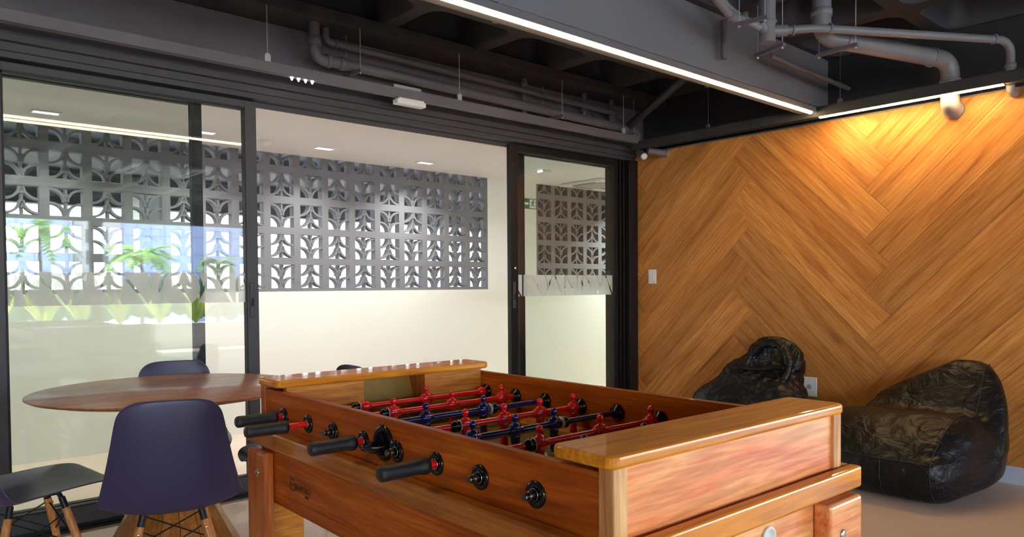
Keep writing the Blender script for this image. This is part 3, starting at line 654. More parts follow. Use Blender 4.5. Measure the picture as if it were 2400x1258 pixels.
o = MB().tube([(4.3, 2.40, 2.64), (5.38, 2.40, 2.62)], .016, 12).build('conduit', 'pipe_dark'); tag(o, 'thin dark conduit along the beam face behind the thickest pipe', 'conduit')
bracket((3.60, 2.12, 2.61), .085, (.15, -1), 3.0, 'bracket rail with rods under the curved pipe left of the stack')
bracket((3.99, 2.235, 2.562), .115, (-.3, -.9), 3.0, 'bracket rail with rods under the vertical stack')
bracket((4.33, 2.0, 2.575), .13, (-.12, -1), 2.86, 'bracket rail with rods under the left end of the thickest pipe')

# ================================================================== SWITCH AND OUTLET
def plate(y, z, w_, h_, label, cat, name):
    r = empty(name, (WX, y, z)); tag(r, label, cat)
    MB().box(-.009, 0, -w_ / 2, w_ / 2, -h_ / 2, h_ / 2).build('cover_plate', 'white_pl', r, bevel=.003)
    return r
r = plate(4.03, 1.29, .084, .125, 'white light switch plate on the wood wall near the glass doors', 'light switch', 'light_switch')
for k in (-1, 0, 1): MB().box(-.013, -.009, k * .016 - .007, k * .016 + .007, -.03, .03).build('rocker', 'white_pl', r, bevel=.001)
r = plate(2.60, .465, .11, .14, 'white power outlet low on the wood wall beside the crumpled bean bag', 'power outlet', 'power_outlet')
MB().lathe([(.02, 0), (.02, -.002), (.014, -.001)], (-.009, 0, 0), (1, 0, 0), 6).build('socket', 'grey_wall', r)

# ================================================================== FOOSBALL TABLE
TBL = empty('foosball_table', (0.9257, 0.7998, 0), -0.0159)
tag(TBL, 'varnished wooden foosball table with red and navy rods in the foreground', 'foosball table')
L, Wd = 1.5, .828
ZT = .935
# side boards: handle side and far side
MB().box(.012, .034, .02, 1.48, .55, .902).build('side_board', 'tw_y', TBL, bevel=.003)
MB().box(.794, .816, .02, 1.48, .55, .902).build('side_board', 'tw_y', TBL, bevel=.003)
# near end: posts, reddish panel
for u in (.010, .782):
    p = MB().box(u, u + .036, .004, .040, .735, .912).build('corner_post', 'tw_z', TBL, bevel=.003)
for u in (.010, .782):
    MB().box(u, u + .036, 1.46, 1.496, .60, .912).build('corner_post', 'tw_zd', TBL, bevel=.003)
o = MB().box(.046, .782, .012, .034, .735, .912).build('end_panel', 'tw_red', TBL); o['label'] = 'reddish end panel'
MB().box(.046, .782, 1.466, 1.488, .56, .912).build('end_panel', 'tw_gold', TBL)
# caps
def cap(v0, v1):
    n = 5; rr = .022; pts = []
    for cu, cv, st in ((0 + rr, v0 + rr, PI), (Wd + .004 - rr, v0 + rr, 1.5 * PI), (Wd + .004 - rr, v1 - rr, 0), (0 + rr, v1 - rr, .5 * PI)):
        for q in range(n + 1): pts.append((cu + rr * math.cos(st + .5 * PI * q / n), cv + rr * math.sin(st + .5 * PI * q / n)))
    return MB().prism(pts, .911, ZT, 'xy').build('cap_board', 'tw_cap', TBL, bevel=.007, seg=3)
cap(0, .150); cap(L - .150, L)
# inner cross walls carrying the goals
def cross(v0, v1, near):
    m_ = MB(); m_.box(.035, .300, v0, v1, .745, .911); m_.box(.545, .793, v0, v1, .745, .911); m_.box(.300, .545, v0, v1, .862, .911)
    return m_.build('goal_wall', 'tw_gold', TBL)
for a_, b_ in ((.035, .302), (.543, .793)): MB().box(a_, b_, 1.355, 1.378, .745, .911).build('goal_wall', 'tw_gold', TBL)
MB().prism([(1.462, .911), (1.464, .911), (1.464, .70), (1.378, .70), (1.378, .703)], .302, .543, 'yz').build('goal_back_board', 'khaki', TBL)
for a_ in (.298, .543): MB().box(a_, a_ + .004, 1.378, 1.46, .72, .911).build('goal_side', 'tw_zd', TBL)
for a_, b_ in ((.035, .302), (.543, .793)): MB().box(a_, b_, .148, .170, .745, .908).build('goal_wall', 'tw_gold', TBL)
# play field
MB().box(.034, .794, .170, 1.355, .735, .745).build('playfield', 'field', TBL)
z0, z1 = .745, .7458
for q_ in [(.034, .794, .758, .764), (.22, .62, .357, .363), (.22, .62, 1.162, 1.168), (.22, .226, .170, .36), (.614, .62, .170, .36), (.22, .226, 1.165, 1.355), (.614, .62, 1.165, 1.355)]:
    MB().box(*q_, z0, z1).build('field_line', 'white_line', TBL)
fl = MB(); vs = []
for q in range(40):
    a = 2 * PI * q / 40; vs += [(.414 + r0 * math.cos(a), .761 + r0 * math.sin(a), z1 + .0002) for r0 in (.11, .116)]
fl.add(vs, [(2 * q, 2 * q + 1, (2 * q + 3) % 80, (2 * q + 2) % 80) for q in range(40)]).build('centre_circle', 'white_line', TBL)
# side ramps in the far corners
MB().prism([(.770, .745), (.794, .745), (.794, .765)], .3, 1.2, 'xz').build('side_ramp', 'tw_gold', TBL)
# moulding belt
bt = MB(); bt.box(-.024, .852, -.030, .0, .738, .788)
bt.build('belt_moulding', 'tw_cap', TBL, bevel=.006, seg=3)
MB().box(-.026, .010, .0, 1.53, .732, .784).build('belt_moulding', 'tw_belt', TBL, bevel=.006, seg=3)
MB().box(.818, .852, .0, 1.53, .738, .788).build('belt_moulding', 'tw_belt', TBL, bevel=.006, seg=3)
MB().box(.010, .818, 1.497, 1.53, .738, .788).build('belt_moulding', 'tw_cap', TBL, bevel=.006, seg=3)
# aprons
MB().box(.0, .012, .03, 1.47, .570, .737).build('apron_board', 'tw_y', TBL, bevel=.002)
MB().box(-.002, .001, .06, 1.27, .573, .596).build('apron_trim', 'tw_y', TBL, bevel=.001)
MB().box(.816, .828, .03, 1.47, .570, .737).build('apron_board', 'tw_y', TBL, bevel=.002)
hole = MB()
def plate_hole(u0, u1, z0_, z1_, cu, cz, rr, v0, v1):
    n = 24; vs = []; fs = []
    corners = [(u1, z1_), (u0, z1_), (u0, z0_), (u1, z0_)]
    for d, v in enumerate((v0, v1)):
        for q in range(n):
            a = 2 * PI * q / n; vs.append((cu + rr * math.cos(a), v, cz + rr * math.sin(a)))
        for (a, b) in corners: vs.append((a, v, b))
    S = n + 4
    for d in (0, 1):
        for c in range(4):
            base = c * n // 4
            for q in range(n // 4):
                i0 = (base + q) % n; i1 = (base + q + 1) % n; fs.append((d * S + i0, d * S + i1, d * S + n + c))
            nx = (base + n // 4) % n; fs.append((d * S + nx, d * S + n + (c + 1) % 4, d * S + n + c))
    for q in range(n): fs.append((q, (q + 1) % n, S + (q + 1) % n, S + q))
    for c in range(4): fs.append((n + c, n + (c + 1) % 4, S + n + (c + 1) % 4, S + n + c))
    hole.add(vs, fs)
plate_hole(.03, .80, .570, .737, .485, .690, .022, .0, .014)
hole.build('apron_board', 'tw_red', TBL)
MB().lathe([(.026, 0), (.026, -.004), (.020, -.006), (.019, .012)], (.485, 0, .690), (0, 1, 0), 24).build('ball_outlet_ring', 'white_line', TBL)
MB().box(.45, .52, .014, .03, .655, .725).build('ball_outlet_well', 'rubber', TBL)
MB().box(.03, .80, 1.486, 1.498, .570, .737).build('apron_board', 'tw_red', TBL)
MB().box(.02, .81, .03, 1.48, .60, .612).build('bottom_board', 'khaki', TBL)
# legs: two boards each
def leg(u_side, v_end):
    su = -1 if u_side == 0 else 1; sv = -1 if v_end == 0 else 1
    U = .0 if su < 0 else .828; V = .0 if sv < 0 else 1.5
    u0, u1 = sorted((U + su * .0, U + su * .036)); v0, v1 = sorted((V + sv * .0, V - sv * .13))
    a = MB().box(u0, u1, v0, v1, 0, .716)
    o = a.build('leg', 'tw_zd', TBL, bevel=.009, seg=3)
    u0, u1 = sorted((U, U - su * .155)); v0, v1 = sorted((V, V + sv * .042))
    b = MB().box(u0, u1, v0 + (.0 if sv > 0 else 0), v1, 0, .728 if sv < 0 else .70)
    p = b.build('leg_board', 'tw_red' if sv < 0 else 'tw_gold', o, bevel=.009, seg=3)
    MB().lathe([(.012, 0), (.012, .003), (.006, .004), (.0055, .001)], (U + su * .036, V - sv * .085, .652), (su, 0, 0), 16).build('bolt', 'steel', o)
    MB().lathe([(.011, 0), (.011, .003), (.006, .004)], (U - su * .10, V + sv * .042, .655), (0, sv, 0), 16).build('bolt', 'steel', o)
for a in (0, 1):
    for b in (0, 1): leg(a, b)
# bearings
def bearing(v, side):
    if side == 0:
        m_ = MB().lathe([(.0005, .0), (.026, .0), (.0265, .003), (.024, .0055), (.012, .006), (.012, .004)], (.012, v, .831), (-1, 0, 0), 28)
        for k in range(4):
            a = PI / 4 + k * PI / 2; m_.lathe([(.0022, 0), (.0022, .0015)], (.0055, v + .019 * math.cos(a), .831 + .019 * math.sin(a)), (-1, 0, 0), 8)
        o = m_.build('rod_bearing', 'black_gloss', TBL)
        MB().lathe([(.0125, 0), (.0125, .0015), (.0112, .002), (.0112, 0)], (.006, v, .831), (-1, 0, 0), 24).build('bearing_ring', 'steel', o)
        m2 = MB().lathe([(.0005, 0), (.026, 0), (.026, .005), (.015, .012), (.015, .016)], (.034, v, .831), (1, 0, 0), 24)
        m2.build('rod_bearing', 'black_gloss', TBL)
    else:
        MB().lathe([(.0005, 0), (.0265, 0), (.0265, .006), (.022, .011), (.016, .014), (.015, .018)], (.794, v, .831), (-1, 0, 0), 28).build('rod_bearing', 'black_gloss', TBL)
        MB().lathe([(.0005, 0), (.026, 0), (.026, .004), (.012, .006)], (.816, v, .831), (1, 0, 0), 24).build('rod_bearing', 'black_gloss', TBL)
RV = [.197, .364, .52, .682, .839, 1.004, 1.155, 1.321]
for v in RV:
    for s_ in (0, 1): bearing(v, s_)
def player_mesh():
    b = MB()
    b.ellipsoid((0, 0, .0345), (.0095, .010, .0115), 14, 9)
    b.lathe([(.0055, .018), (.005, .026)], (0, 0, 0), n=12)
    b.ellipsoid((0, 0, .004), (.017, .0135, .0185), 16, 10)
    b.lathe([(.0135, -.021), (.0135, .021)], (0, 0, 0), (1, 0, 0), 18)
    b.ellipsoid((-.0155, 0, .006), (.0055, .009, .012), 10, 8); b.ellipsoid((.0155, 0, .006), (.0055, .009, .012), 10, 8)
    n = 14; vs = []; fs = []
    prof = [(.0155, .0125, -.006), (.0135, .0105, -.022), (.0125, .0095, -.040), (.0105, .0085, -.056), (.0115, .010, -.066), (.0115, .0125, -.078)]
    for a, c, z in prof:
        for q in range(n):
            t = 2 * PI * q / n; ct, st = math.cos(t), math.sin(t); k = 1 / max(abs(ct), abs(st)) ** .6
            vs.append((a * ct * k * .93, c * st * k * .93, z))
    for i in range(len(prof) - 1):
        for q in range(n): fs.append((i * n + q, i * n + (q + 1) % n, (i + 1) * n + (q + 1) % n, (i + 1) * n + q))
    fs.append(tuple(range(n))); fs.append(tuple((len(prof) - 1) * n + q for q in range(n))); b.add(vs, fs, True); return b
PM = {}
for c in ('red', 'blue'):
    t = player_mesh().build('player', c); PM[c] = t.data; bpy.data.objects.remove(t)
    PM[c].materials.clear(); PM[c].materials.append(M[c])
def handle_mb(u0, u1, z=0):
    L_ = u1 - u0
    return MB().lathe([(.0125, 0), (.0165, .004), (.0172, .012), (.0165, .03), (.0172, L_ * .5), (.0168, L_ - .026), (.0178, L_ - .020), (.0195, L_ - .014), (.0195, L_ - .006), (.0165, L_)], (u0, 0, 0), (1, 0, 0), 24)
def rod(v, col, players, outer, grip=None, bump=(), rr=.0088, bare=None):
    """players: u positions; outer: u of left end; bump: (u, dir)"""
    lo = -.02 if grip is None else grip[1] - .01
    ro = MB().tube([(lo if grip is not None else .03, v, .831), (.800, v, .831)], rr, 16).build('rod', col, TBL)
    MB().tube([(min(lo, -.004), v, .831), (.860, v, .831)], .0045, 12).build('rod_core', 'steel_dark', ro)
    for u in players:
        p = bpy.data.objects.new('player', PM[col]); C.objects.link(p); p.parent = ro; p.location = (u, v, .831)
    for u, d in bump:
        MB().lathe([(.0165, 0), (.0175, .003), (.013, .007), (.017, .012), (.017, .018), (.012, .024), (.010, .028)], (u, v, .831), (d, 0, 0), 22).build('bumper', 'black_gloss', ro)
        MB().lathe([(.0178, 0), (.0178, .0016), (.010, .002)], (u - d * .0018, v, .831), (d, 0, 0), 22).build('bumper_ring', 'white_line', ro)
    if grip is None:
        e_ = MB().lathe([(.0105, 0), (.0105, .014), (.0095, .0155)], (.006, v, .831), (-1, 0, 0), 6)
        e_.lathe([(.0078, 0), (.0078, .008), (.0066, .010), (.0055, .010)], (-.0095, v, .831), (-1, 0, 0), 20)
        e_.build('rod_end', 'steel_dark', ro)
    else:
        h = handle_mb(grip[0], grip[1]).build('handle', 'black_pl', ro); h.location = (0, v, .831)
    return ro
rod(RV[7], 'red', [.525], 0, (-.134, -.012), bump=[(.262, -1), (.785, 1)])
for u in (.285, .768): MB().lathe([(.012, -.018), (.018, -.006), (.018, .008), (.012, .018)], (u, RV[7], .831), (1, 0, 0), 18).build('stop_collar', 'red', TBL)
rod(RV[6], 'red', [.292, .515, .726], 0, (-.170, -.052), bump=[(.268, -1)])
rod(RV[5], 'blue', [.093, .310, .527], 0, None, bump=[(.553, 1)])
rod(RV[4], 'red', [.331, .473, .616, .760], 0, (-.136, -.014), bump=[(.306, -1)])
rod(RV[3], 'blue', [.092, .236, .380, .524], 0, None, bump=[(.552, 1)])
rod(RV[2], 'red', [.319, .538, .750], 0, (-.134, -.012), bump=[(.294, -1)])
rod(RV[1], 'blue', [.10, .315, .53], 0, None, bump=[(.556, 1)])
rod(RV[0], 'blue', [.315], 0, None, bump=[])
# ball inlet cup
ci = MB().lathe([(.0005, 0), (.043, 0), (.044, .003), (.040, .007), (.030, .008), (.029, .002)], (.012, .742, .842), (-1, 0, 0), 36)
for k in range(30):
    a = 2 * PI * k / 30; ci.box(.004, .0055, .742 + .0355 * math.cos(a) - .0015, .742 + .0355 * math.cos(a) + .0015, .842 + .0355 * math.sin(a) - .0035, .842 + .0355 * math.sin(a) + .0035)
ci.build('ball_inlet', 'black_gloss', TBL)
cup = MB(); n = 18
vs = []; fs = []
for i in range(7):
    ph = .5 * PI * i / 6
    for q in range(n + 1):
        t = PI * q / n
        vs.append((.004 - .050 * math.sin(t) * math.cos(ph * .999) * 1.0, .742 + .030 * math.cos(t) * math.cos(ph * .999), .842 - .026 * math.sin(ph)))
for i in range(6):
    for q in range(n): fs.append((i * (n + 1) + q, i * (n + 1) + q + 1, (i + 1) * (n + 1) + q + 1, (i + 1) * (n + 1) + q))
cup.add(vs, fs, True); o = cup.build('ball_inlet_cup', 'black_gloss', TBL)
md = o.modifiers.new('thick', 'SOLIDIFY'); md.thickness = .003
# brand mark burnt into the apron
def text(body, size, loc, rot, name, mat, parent, ext=.0004, align='LEFT', shear=0):
    cu = bpy.data.curves.new(name, 'FONT'); cu.body = body; cu.size = size; cu.extrude = ext; cu.align_x = align
    t = bpy.data.objects.new(name, cu); C.objects.link(t)
    dg = bpy.context.evaluated_depsgraph_get(); me = bpy.data.meshes.new_from_object(t.evaluated_get(dg)); bpy.data.objects.remove(t)
    o = bpy.data.objects.new(name, me); C.objects.link(o); me.materials.clear(); me.materials.append(M[mat]); o.parent = parent; o.location = loc; o.rotation_euler = rot; return o
text('RAPOSO', .026, (-.0008, 1.222, .632), (PI / 2, 0, -PI / 2), 'brand_lettering', 'burn', TBL)
text('SLIPS', .011, (-.0008, 1.158, .619), (PI / 2, 0, -PI / 2), 'brand_lettering', 'burn', TBL)
lg = MB()
def arcband(cy_, cz_, r0, r1, a0, a1, sy=1.0, k=20):
    for q in range(k):
        a, b = a0 + (a1 - a0) * q / k, a0 + (a1 - a0) * (q + 1) / k
        P = [(cy_ - r0 * math.cos(a) * sy, cz_ + r0 * math.sin(a)), (cy_ - r1 * math.cos(a) * sy, cz_ + r1 * math.sin(a)), (cy_ - r1 * math.cos(b) * sy, cz_ + r1 * math.sin(b)), (cy_ - r0 * math.cos(b) * sy, cz_ + r0 * math.sin(b))]
        lg.prism(P, -.0012, -.0004, 'yz')
arcband(1.241, .640, .0165, .0185, math.radians(-180), math.radians(40))
arcband(1.241, .640, .0165, .0185, math.radians(70), math.radians(180))
arcband(1.246, .648, .006, .0075, math.radians(180), math.radians(360))
arcband(1.234, .648, .006, .0075, math.radians(180), math.radians(330))
lg.prism([(1.255, .657), (1.253, .664), (1.247, .658)], -.0012, -.0004, 'yz'); lg.prism([(1.236, .659), (1.232, .666), (1.230, .657)], -.0012, -.0004, 'yz')
lg.build('brand_emblem', 'burn', TBL)

# ================================================================== DINING TABLE
TX, TY, TR, TZ = 1.077, 3.588, .572, .76
DT = empty('dining_table', (TX, TY, 0)); tag(DT, 'round walnut dining table with a staved cone pedestal by the glass doors', 'dining table')
MB().lathe([(.42, TZ - .030), (.50, TZ - .026), (TR - .012, TZ - .012), (TR, TZ - .006), (TR, TZ - .001), (TR - .002, TZ)], n=96).build('tabletop', 'walnut', DT)
cn = MB(); N = 18
for k in range(N):
    a0 = 2 * PI * (k + .02) / N; a1 = 2 * PI * (k + .98) / N
    P = []
    for (rr_, z_) in ((.305, 0), (.052, .47)):
        P += [(rr_ * math.cos(a0), rr_ * math.sin(a0), z_), (rr_ * math.cos(a1), rr_ * math.sin(a1), z_), ((rr_ - .02) * math.cos(a1), (rr_ - .02) * math.sin(a1), z_), ((rr_ - .02) * math.cos(a0), (rr_ - .02) * math.sin(a0), z_)]
    cn.add(P, [(0, 1, 5, 4), (1, 2, 6, 5), (2, 3, 7, 6), (3, 0, 4, 7), (0, 3, 2, 1), (4, 5, 6, 7)])
cn.build('pedestal', 'cone', DT)
MB().tube([(0, 0, .46), (0, 0, TZ - .03)], .055, 24).build('column', 'cone', DT)

# ================================================================== CHAIRS
def chair_proto():
    r = empty('shell_chair'); NU, NV = 22, 34
    prof = [(.252, .412), (.250, .427), (.235, .441), (.19, .447), (.12, .440), (.04, .428), (-.05, .411), (-.12, .398), (-.172, .405), (-.205, .445), (-.224, .51), (-.238, .58), (-.249, .65), (-.258, .715), (-.264, .775), (-.267, .828)]
    wid = [.168, .196, .214, .227, .235, .242, .248, .250, .248, .240, .226, .210, .196, .184, .173, .163]
    lift = [.0, .001, .003, .008, .016, .025, .036, .048, .058, .060, .052, .042, .034, .028, .024, .020]
    def samp(arr, t):
        x = t * (len(arr) - 1); i = min(int(x), len(arr) - 2); f = x - i
        g = lambda j: arr[max(0, min(len(arr) - 1, j))]
        def cr(a, b, c, d): return .5 * (2 * b + (c - a) * f + (2 * a - 5 * b + 4 * c - d) * f * f + (3 * b - a - 3 * c + d) * f ** 3)
        if isinstance(arr[0], tuple): return tuple(cr(g(i - 1)[k], g(i)[k], g(i + 1)[k], g(i + 2)[k]) for k in range(len(arr[0])))
        return cr(g(i - 1), g(i), g(i + 1), g(i + 2))
    vs = []
    for j in range(NV + 1):
        t = j / NV; y, z = samp(prof, t); y2, z2 = samp(prof, min(1, t + .01)); y1, z1_ = samp(prof, max(0, t - .01))
        d = Vector((0, y2 - y1, z2 - z1_)).normalized(); nr = Vector((0, d.z, -d.y)) ; 
        if t < .45 and nr.z < 0: nr = -nr
        nr = Vector((0, abs(d.z), abs(d.y))) if t > .25 else Vector((0, 0, 1))
        w_ = samp(wid, t); lf = samp(lift, t)
        if t > .93: w_ *= math.sqrt(max(0.0, 1 - ((t - .93) / .07) ** 2 * .34))
        if t < .06: w_ *= math.sqrt(max(0, 1 - ((.06 - t) / .06) ** 2 * .30))
        for i in range(NU + 1):
            s_ = -1 + 2 * i / NU; k = abs(s_) ** 2.6
            drop = 0
            if t < .16: drop = .016 * abs(s_) ** 3 * (.16 - t) / .16
            if t > .9: drop = .014 * abs(s_) ** 5 * ((t - .9) / .1)
            vs.append((s_ * w_, y + nr.y * lf * k, z + nr.z * lf * k - drop))
    fs = [(j * (NU + 1) + i, j * (NU + 1) + i + 1, (j + 1) * (NU + 1) + i + 1, (j + 1) * (NU + 1) + i) for j in range(NV) for i in range(NU)]
    b = MB(); b.add(vs, fs, True); sh = b.build('seat_shell', 'chair', r)
    md = sh.modifiers.new('thick', 'SOLIDIFY'); md.thickness = .006; md.offset = 0
    md = sh.modifiers.new('sub', 'SUBSURF'); md.levels = 1; md.render_levels = 1
    tops = {}
    for sx_ in (-1, 1):
        for sy_ in (-1, 1):
            T = Vector((sx_ * .108, sy_ * .098 - .02, .350)); Bm = Vector((sx_ * .190, sy_ * .185 - .02, 0)); tops[(sx_, sy_)] = (T, Bm)
            lg_ = MB().tube([T, T.lerp(Bm, .25), T.lerp(Bm, .6), Bm], [.0145, .0155, .014, .0105], 14).build('leg', 'oak_leg', r)
            MB().lathe([(.005, 0), (.005, .002), (.003, .003)], T.lerp(Bm, .07) + Vector((0, -.0145 if sy_ < 0 else .0145, 0)), (0, sy_, 0), 10).build('screw', 'steel', lg_)
    fr = MB()
    for k, (T, Bm) in tops.items():
        d = (T - Bm).normalized(); fr.tube([T - d * .005, T + d * .045], [.0125, .0125], 10); fr.tube([T + d * .035, (k[0] * .085, k[1] * .08 - .02, .410)], .009, 8)
        fr.tube([(k[0] * .085, k[1] * .08 - .02, .406), (k[0] * .085, -k[1] * .08 - .02, .406)], .005, 6)
    order = [(-1, -1), (1, -1), (1, 1), (-1, 1)]
    for i in range(4):
        A, B_ = tops[order[i]], tops[order[(i + 1) % 4]]
        a1, b1 = A[0].lerp(A[1], .04), B_[0].lerp(B_[1], .42); a2, b2 = A[0].lerp(A[1], .42), B_[0].lerp(B_[1], .04)
        fr.tube([a1, b1], .003, 6); fr.tube([a2, b2], .003, 6); fr.tube([a1, b1 + (a1 - b1) * .0], .003, 6)
    for k, (T, Bm) in tops.items(): fr.ellipsoid(T.lerp(Bm, .42), (.008, .008, .008), 8, 6)
    fr.build('wire_base', 'alu_black', r)
    return r
ch = chair_proto()
def place(c, x, y, d, label):
    c.location = (x, y, 0); c.rotation_euler = (0, 0, math.atan2(d[1], d[0]) - PI / 2); tag(c, label, 'chair', 'shell chairs around the dining table')
place(ch, .895, 2.985, (.30, .95), 'navy shell chair with its back to the viewer, in front of the dining table')
for x, y, d, lb in ((.515, 3.47, (.96, .12), 'dark shell chair at the left edge, only its seat and legs showing'),
                    (1.225, 3.955, (-.22, -.97), 'dark shell chair behind the dining table, only its backrest top showing'),
                    (1.59, 3.30, (-1, .05), 'dark shell chair behind the foosball table, a seat corner and backrest tip showing')):
    c = copy_tree(ch); place(c, x, y, d, lb)

# ================================================================== BEAN BAGS
def sd_ell(p, c, r):
    q = Vector(((p.x - c[0]) / r[0], (p.y - c[1]) / r[1], (p.z - c[2]) / r[2])); k0 = q.length
    k1 = Vector((q.x / r[0], q.y / r[1], q.z / r[2])).length
    return k0 * (k0 - 1) / max(k1, 1e-6)
def smin(a, b, k): h = max(k - abs(a - b), 0) / k; return min(a, b) - h * h * k / 4
def star(field, center, sub=6, disp=.012, dscale=5.0, seed=0.0, zmin=.004, sharp=1.0):
    import bmesh
    bm = bmesh.new(); bmesh.ops.create_icosphere(bm, subdivisions=sub, radius=1.0); c = Vector(center)
    for v in bm.verts:
        d = v.co.normalized(); t = .02
        for _ in range(60):
            s_ = field(c + d * t)
            if s_ > -.0006: break
            t += max(-s_ * .8, .0012)
        p = c + d * t
        nz = noise.noise(p * dscale + Vector((seed, 0, 0))); nz2 = noise.noise(Vector((p.x * dscale * 2.3, p.y * dscale * 2.3, p.z * dscale * 4.1)) + Vector((0, seed, 0)))
        rid = 1 - abs(nz2) * 2
        p += d * (disp * nz + disp * .6 * sharp * (rid - .5))
        if p.z < zmin: p.z = zmin
        v.co = p
    me = bpy.data.meshes.new('bean_bag'); bm.to_mesh(me); bm.free()
    for q in me.polygons: q.use_smooth = True
    return me
def bean(name, field, center, label, **k):
    r = empty(name, (center[0], center[1], 0)); tag(r, label, 'bean bag')
    me = star(field, center, **k); me.transform(Matrix.Translation((-center[0], -center[1], 0))); me.materials.append(M['leather'])
    o = bpy.data.objects.new('cover', me); C.objects.link(o); o.parent = r; return r, o
def bag_right():
    r = empty('bean_bag', (4.75, 1.70, 0)); tag(r, 'plump black leatherette bean bag chair leaning on the wood wall at right', 'bean bag')
    # side profile (x, z) from the floor at the back, up the back, over the top, down the backrest, along the seat, down the front
    prof = [(5.02, .0), (5.10, .03), (5.155, .12), (5.178, .26), (5.188, .42), (5.180, .56), (5.155, .67), (5.10, .735), (5.03, .742), (4.975, .70), (4.925, .62), (4.875, .535), (4.83, .462), (4.76, .440), (4.66, .470), (4.54, .450), (4.42, .385), (4.315, .300), (4.262, .245), (4.250, .185), (4.278, .10), (4.335, .03), (4.42, .0)]
    NP = len(prof); NY = 40; y0, y1 = 1.262, 2.165
    def cr(a, b, c, d, f): return .5 * (2 * b + (c - a) * f + (2 * a - 5 * b + 4 * c - d) * f * f + (3 * b - a - 3 * c + d) * f ** 3)
    fine = []
    for i in range(NP - 1):
        for q in range(4):
            f = q / 4; g = lambda j: prof[max(0, min(NP - 1, j))]
            fine.append(tuple(cr(g(i - 1)[k], g(i)[k], g(i + 1)[k], g(i + 2)[k], f) for k in (0, 1)))
    fine.append(prof[-1])
    for q in range(1, 10): fine.append((prof[-1][0] + (prof[0][0] - prof[-1][0]) * q / 10, 0))
    n = len(fine); cx, cz = 4.76, .235
    def pt(x, z, t):
        """t 0..1 across the width"""
        y = y0 + (y1 - y0) * t
        # ends bulge: shrink the profile near both ends
        e = min(t / .26, (1 - t) / .20); f = 1.0 if e >= 1 else (1 - (1 - e) ** 2.5) ** .5
        f0 = max(f, .02); xx = cx + (x - cx) * f0; zz = cz + (z - cz) * f0
        # the backrest slumps toward the far end
        if z > .44:
            hf = max(0.0, (y - 1.58) / .50); zz -= (z - .44) * min(1.0, hf) ** 1.15 * .92
            lo = max(0.0, (1.50 - y) / .24); zz -= (z - .44) * lo * .10
        # front narrows a little and swings away from the viewer at the far end
        w_ = max(0.0, min(1.0, (4.9 - x) / .6)); yy = y + w_ * .10 * (1 if t > .5 else .0) * (t - .5) * 2 + w_ * .045
        xx += max(0, t - .55) * w_ * .32
        return Vector((xx, yy, max(zz, .004)))
    vs = []; fs = []
    for j in range(NY + 1):
        t = j / NY; t = .5 - .5 * math.cos(PI * t) if False else t
        for (x, z) in fine:
            p = pt(x, z, t)
            if p.z > .03:
                c = Vector((cx, (y0 + y1) / 2, .25)); d = (p - c).normalized()
                nA = noise.noise(Vector((p.x * 4, p.y * 4, p.z * 4)) + Vector((3, 0, 0))) * 1.5
                # short puckers running away from the seams
                s1 = math.exp(-((t - .20) / .045) ** 2) + math.exp(-((t - .80) / .045) ** 2)
                s2 = math.exp(-((x - 4.27) / .05) ** 2) * (1 if z > .15 else 0) + math.exp(-((x - 4.83) / .08) ** 2) * (1 if z > .3 else 0)
                pk = noise.noise(Vector((p.x * 26, p.z * 26, 1.7))) * s1 + noise.noise(Vector((p.y * 24, 4.1, p.z * 5))) * s2
                ridge = 1 - abs(noise.noise(Vector((p.x * 5 + p.y * 3, p.y * 9, p.z * 12)))) * 2.4
                p = p + d * (.012 * nA + .014 * pk + .010 * max(ridge, 0) * (1 if z > .12 else .3))
            p.x = min(p.x, 5.200); p.z = max(p.z, .004)
            vs.append(p - Vector((4.75, 1.70, 0)))
    for j in range(NY):
        for i in range(n): fs.append((j * n + i, j * n + (i + 1) % n, (j + 1) * n + (i + 1) % n, (j + 1) * n + i))
    fs.append(tuple(range(n))); fs.append(tuple(NY * n + i for i in range(n)))
    b = MB().add(vs, fs, True); o = b.build('cover', 'leather', r); md = o.modifiers.new('sub', 'SUBSURF'); md.levels = 1; md.render_levels = 2
    def run(i0, i1, ts, name='seam'):
        pts = []
        for k in range(len(ts)):
            f = k / (len(ts) - 1); i = int(round(i0 + (i1 - i0) * f)); j = int(round(ts[k] * NY)); v = Vector(vs[j * n + i]); c = Vector((cx - 4.75, .0, .25)); v += (v - c).normalized() * .003; pts.append(v)
        MB().tube(pts, .0022, 6).build(name, 'seam_thread', r)
    K = 40
    run(28, 74, [.18] * K); run(28, 74, [.82] * K); run(72, 72, [.18 + .64 * q / (K - 1) for q in range(K)])
    run(74, 86, [.18] * 14); run(74, 84, [.18 - .08 * q / 13 for q in range(14)]); run(72, 86, [.45] * 14)
    return r
M['seam_thread'] = pm('dark_seam_thread', (.03, .028, .03), .6)
bag_right()
def f_left(p):
    a = sd_ell(p, (4.86, 2.86, .22), (.30, .50, .27))
    a = smin(a, sd_ell(p, (4.93, 2.84, .45), (.20, .34, .24)), .12)
    a = smin(a, sd_ell(p, (4.80, 2.62, .36), (.16, .20, .18)), .08)
    a = smin(a, sd_ell(p, (4.80, 3.05, .34), (.18, .22, .16)), .08)
    a = smin(a, sd_ell(p, (4.99, 2.755, .63), (.16, .225, .20)), .05)
    h = sd_ell(p, (4.80, 2.70, .665), (.19, .155, .085))
    a = -smin(-a, h, .03)
    return a
lb_, lbo = bean('bean_bag', f_left, (4.98, 2.80, .46), 'slumped crumpled black bean bag behind the foosball table beside the outlet', disp=.017, dscale=5.5, seed=9.7, sharp=1.8)
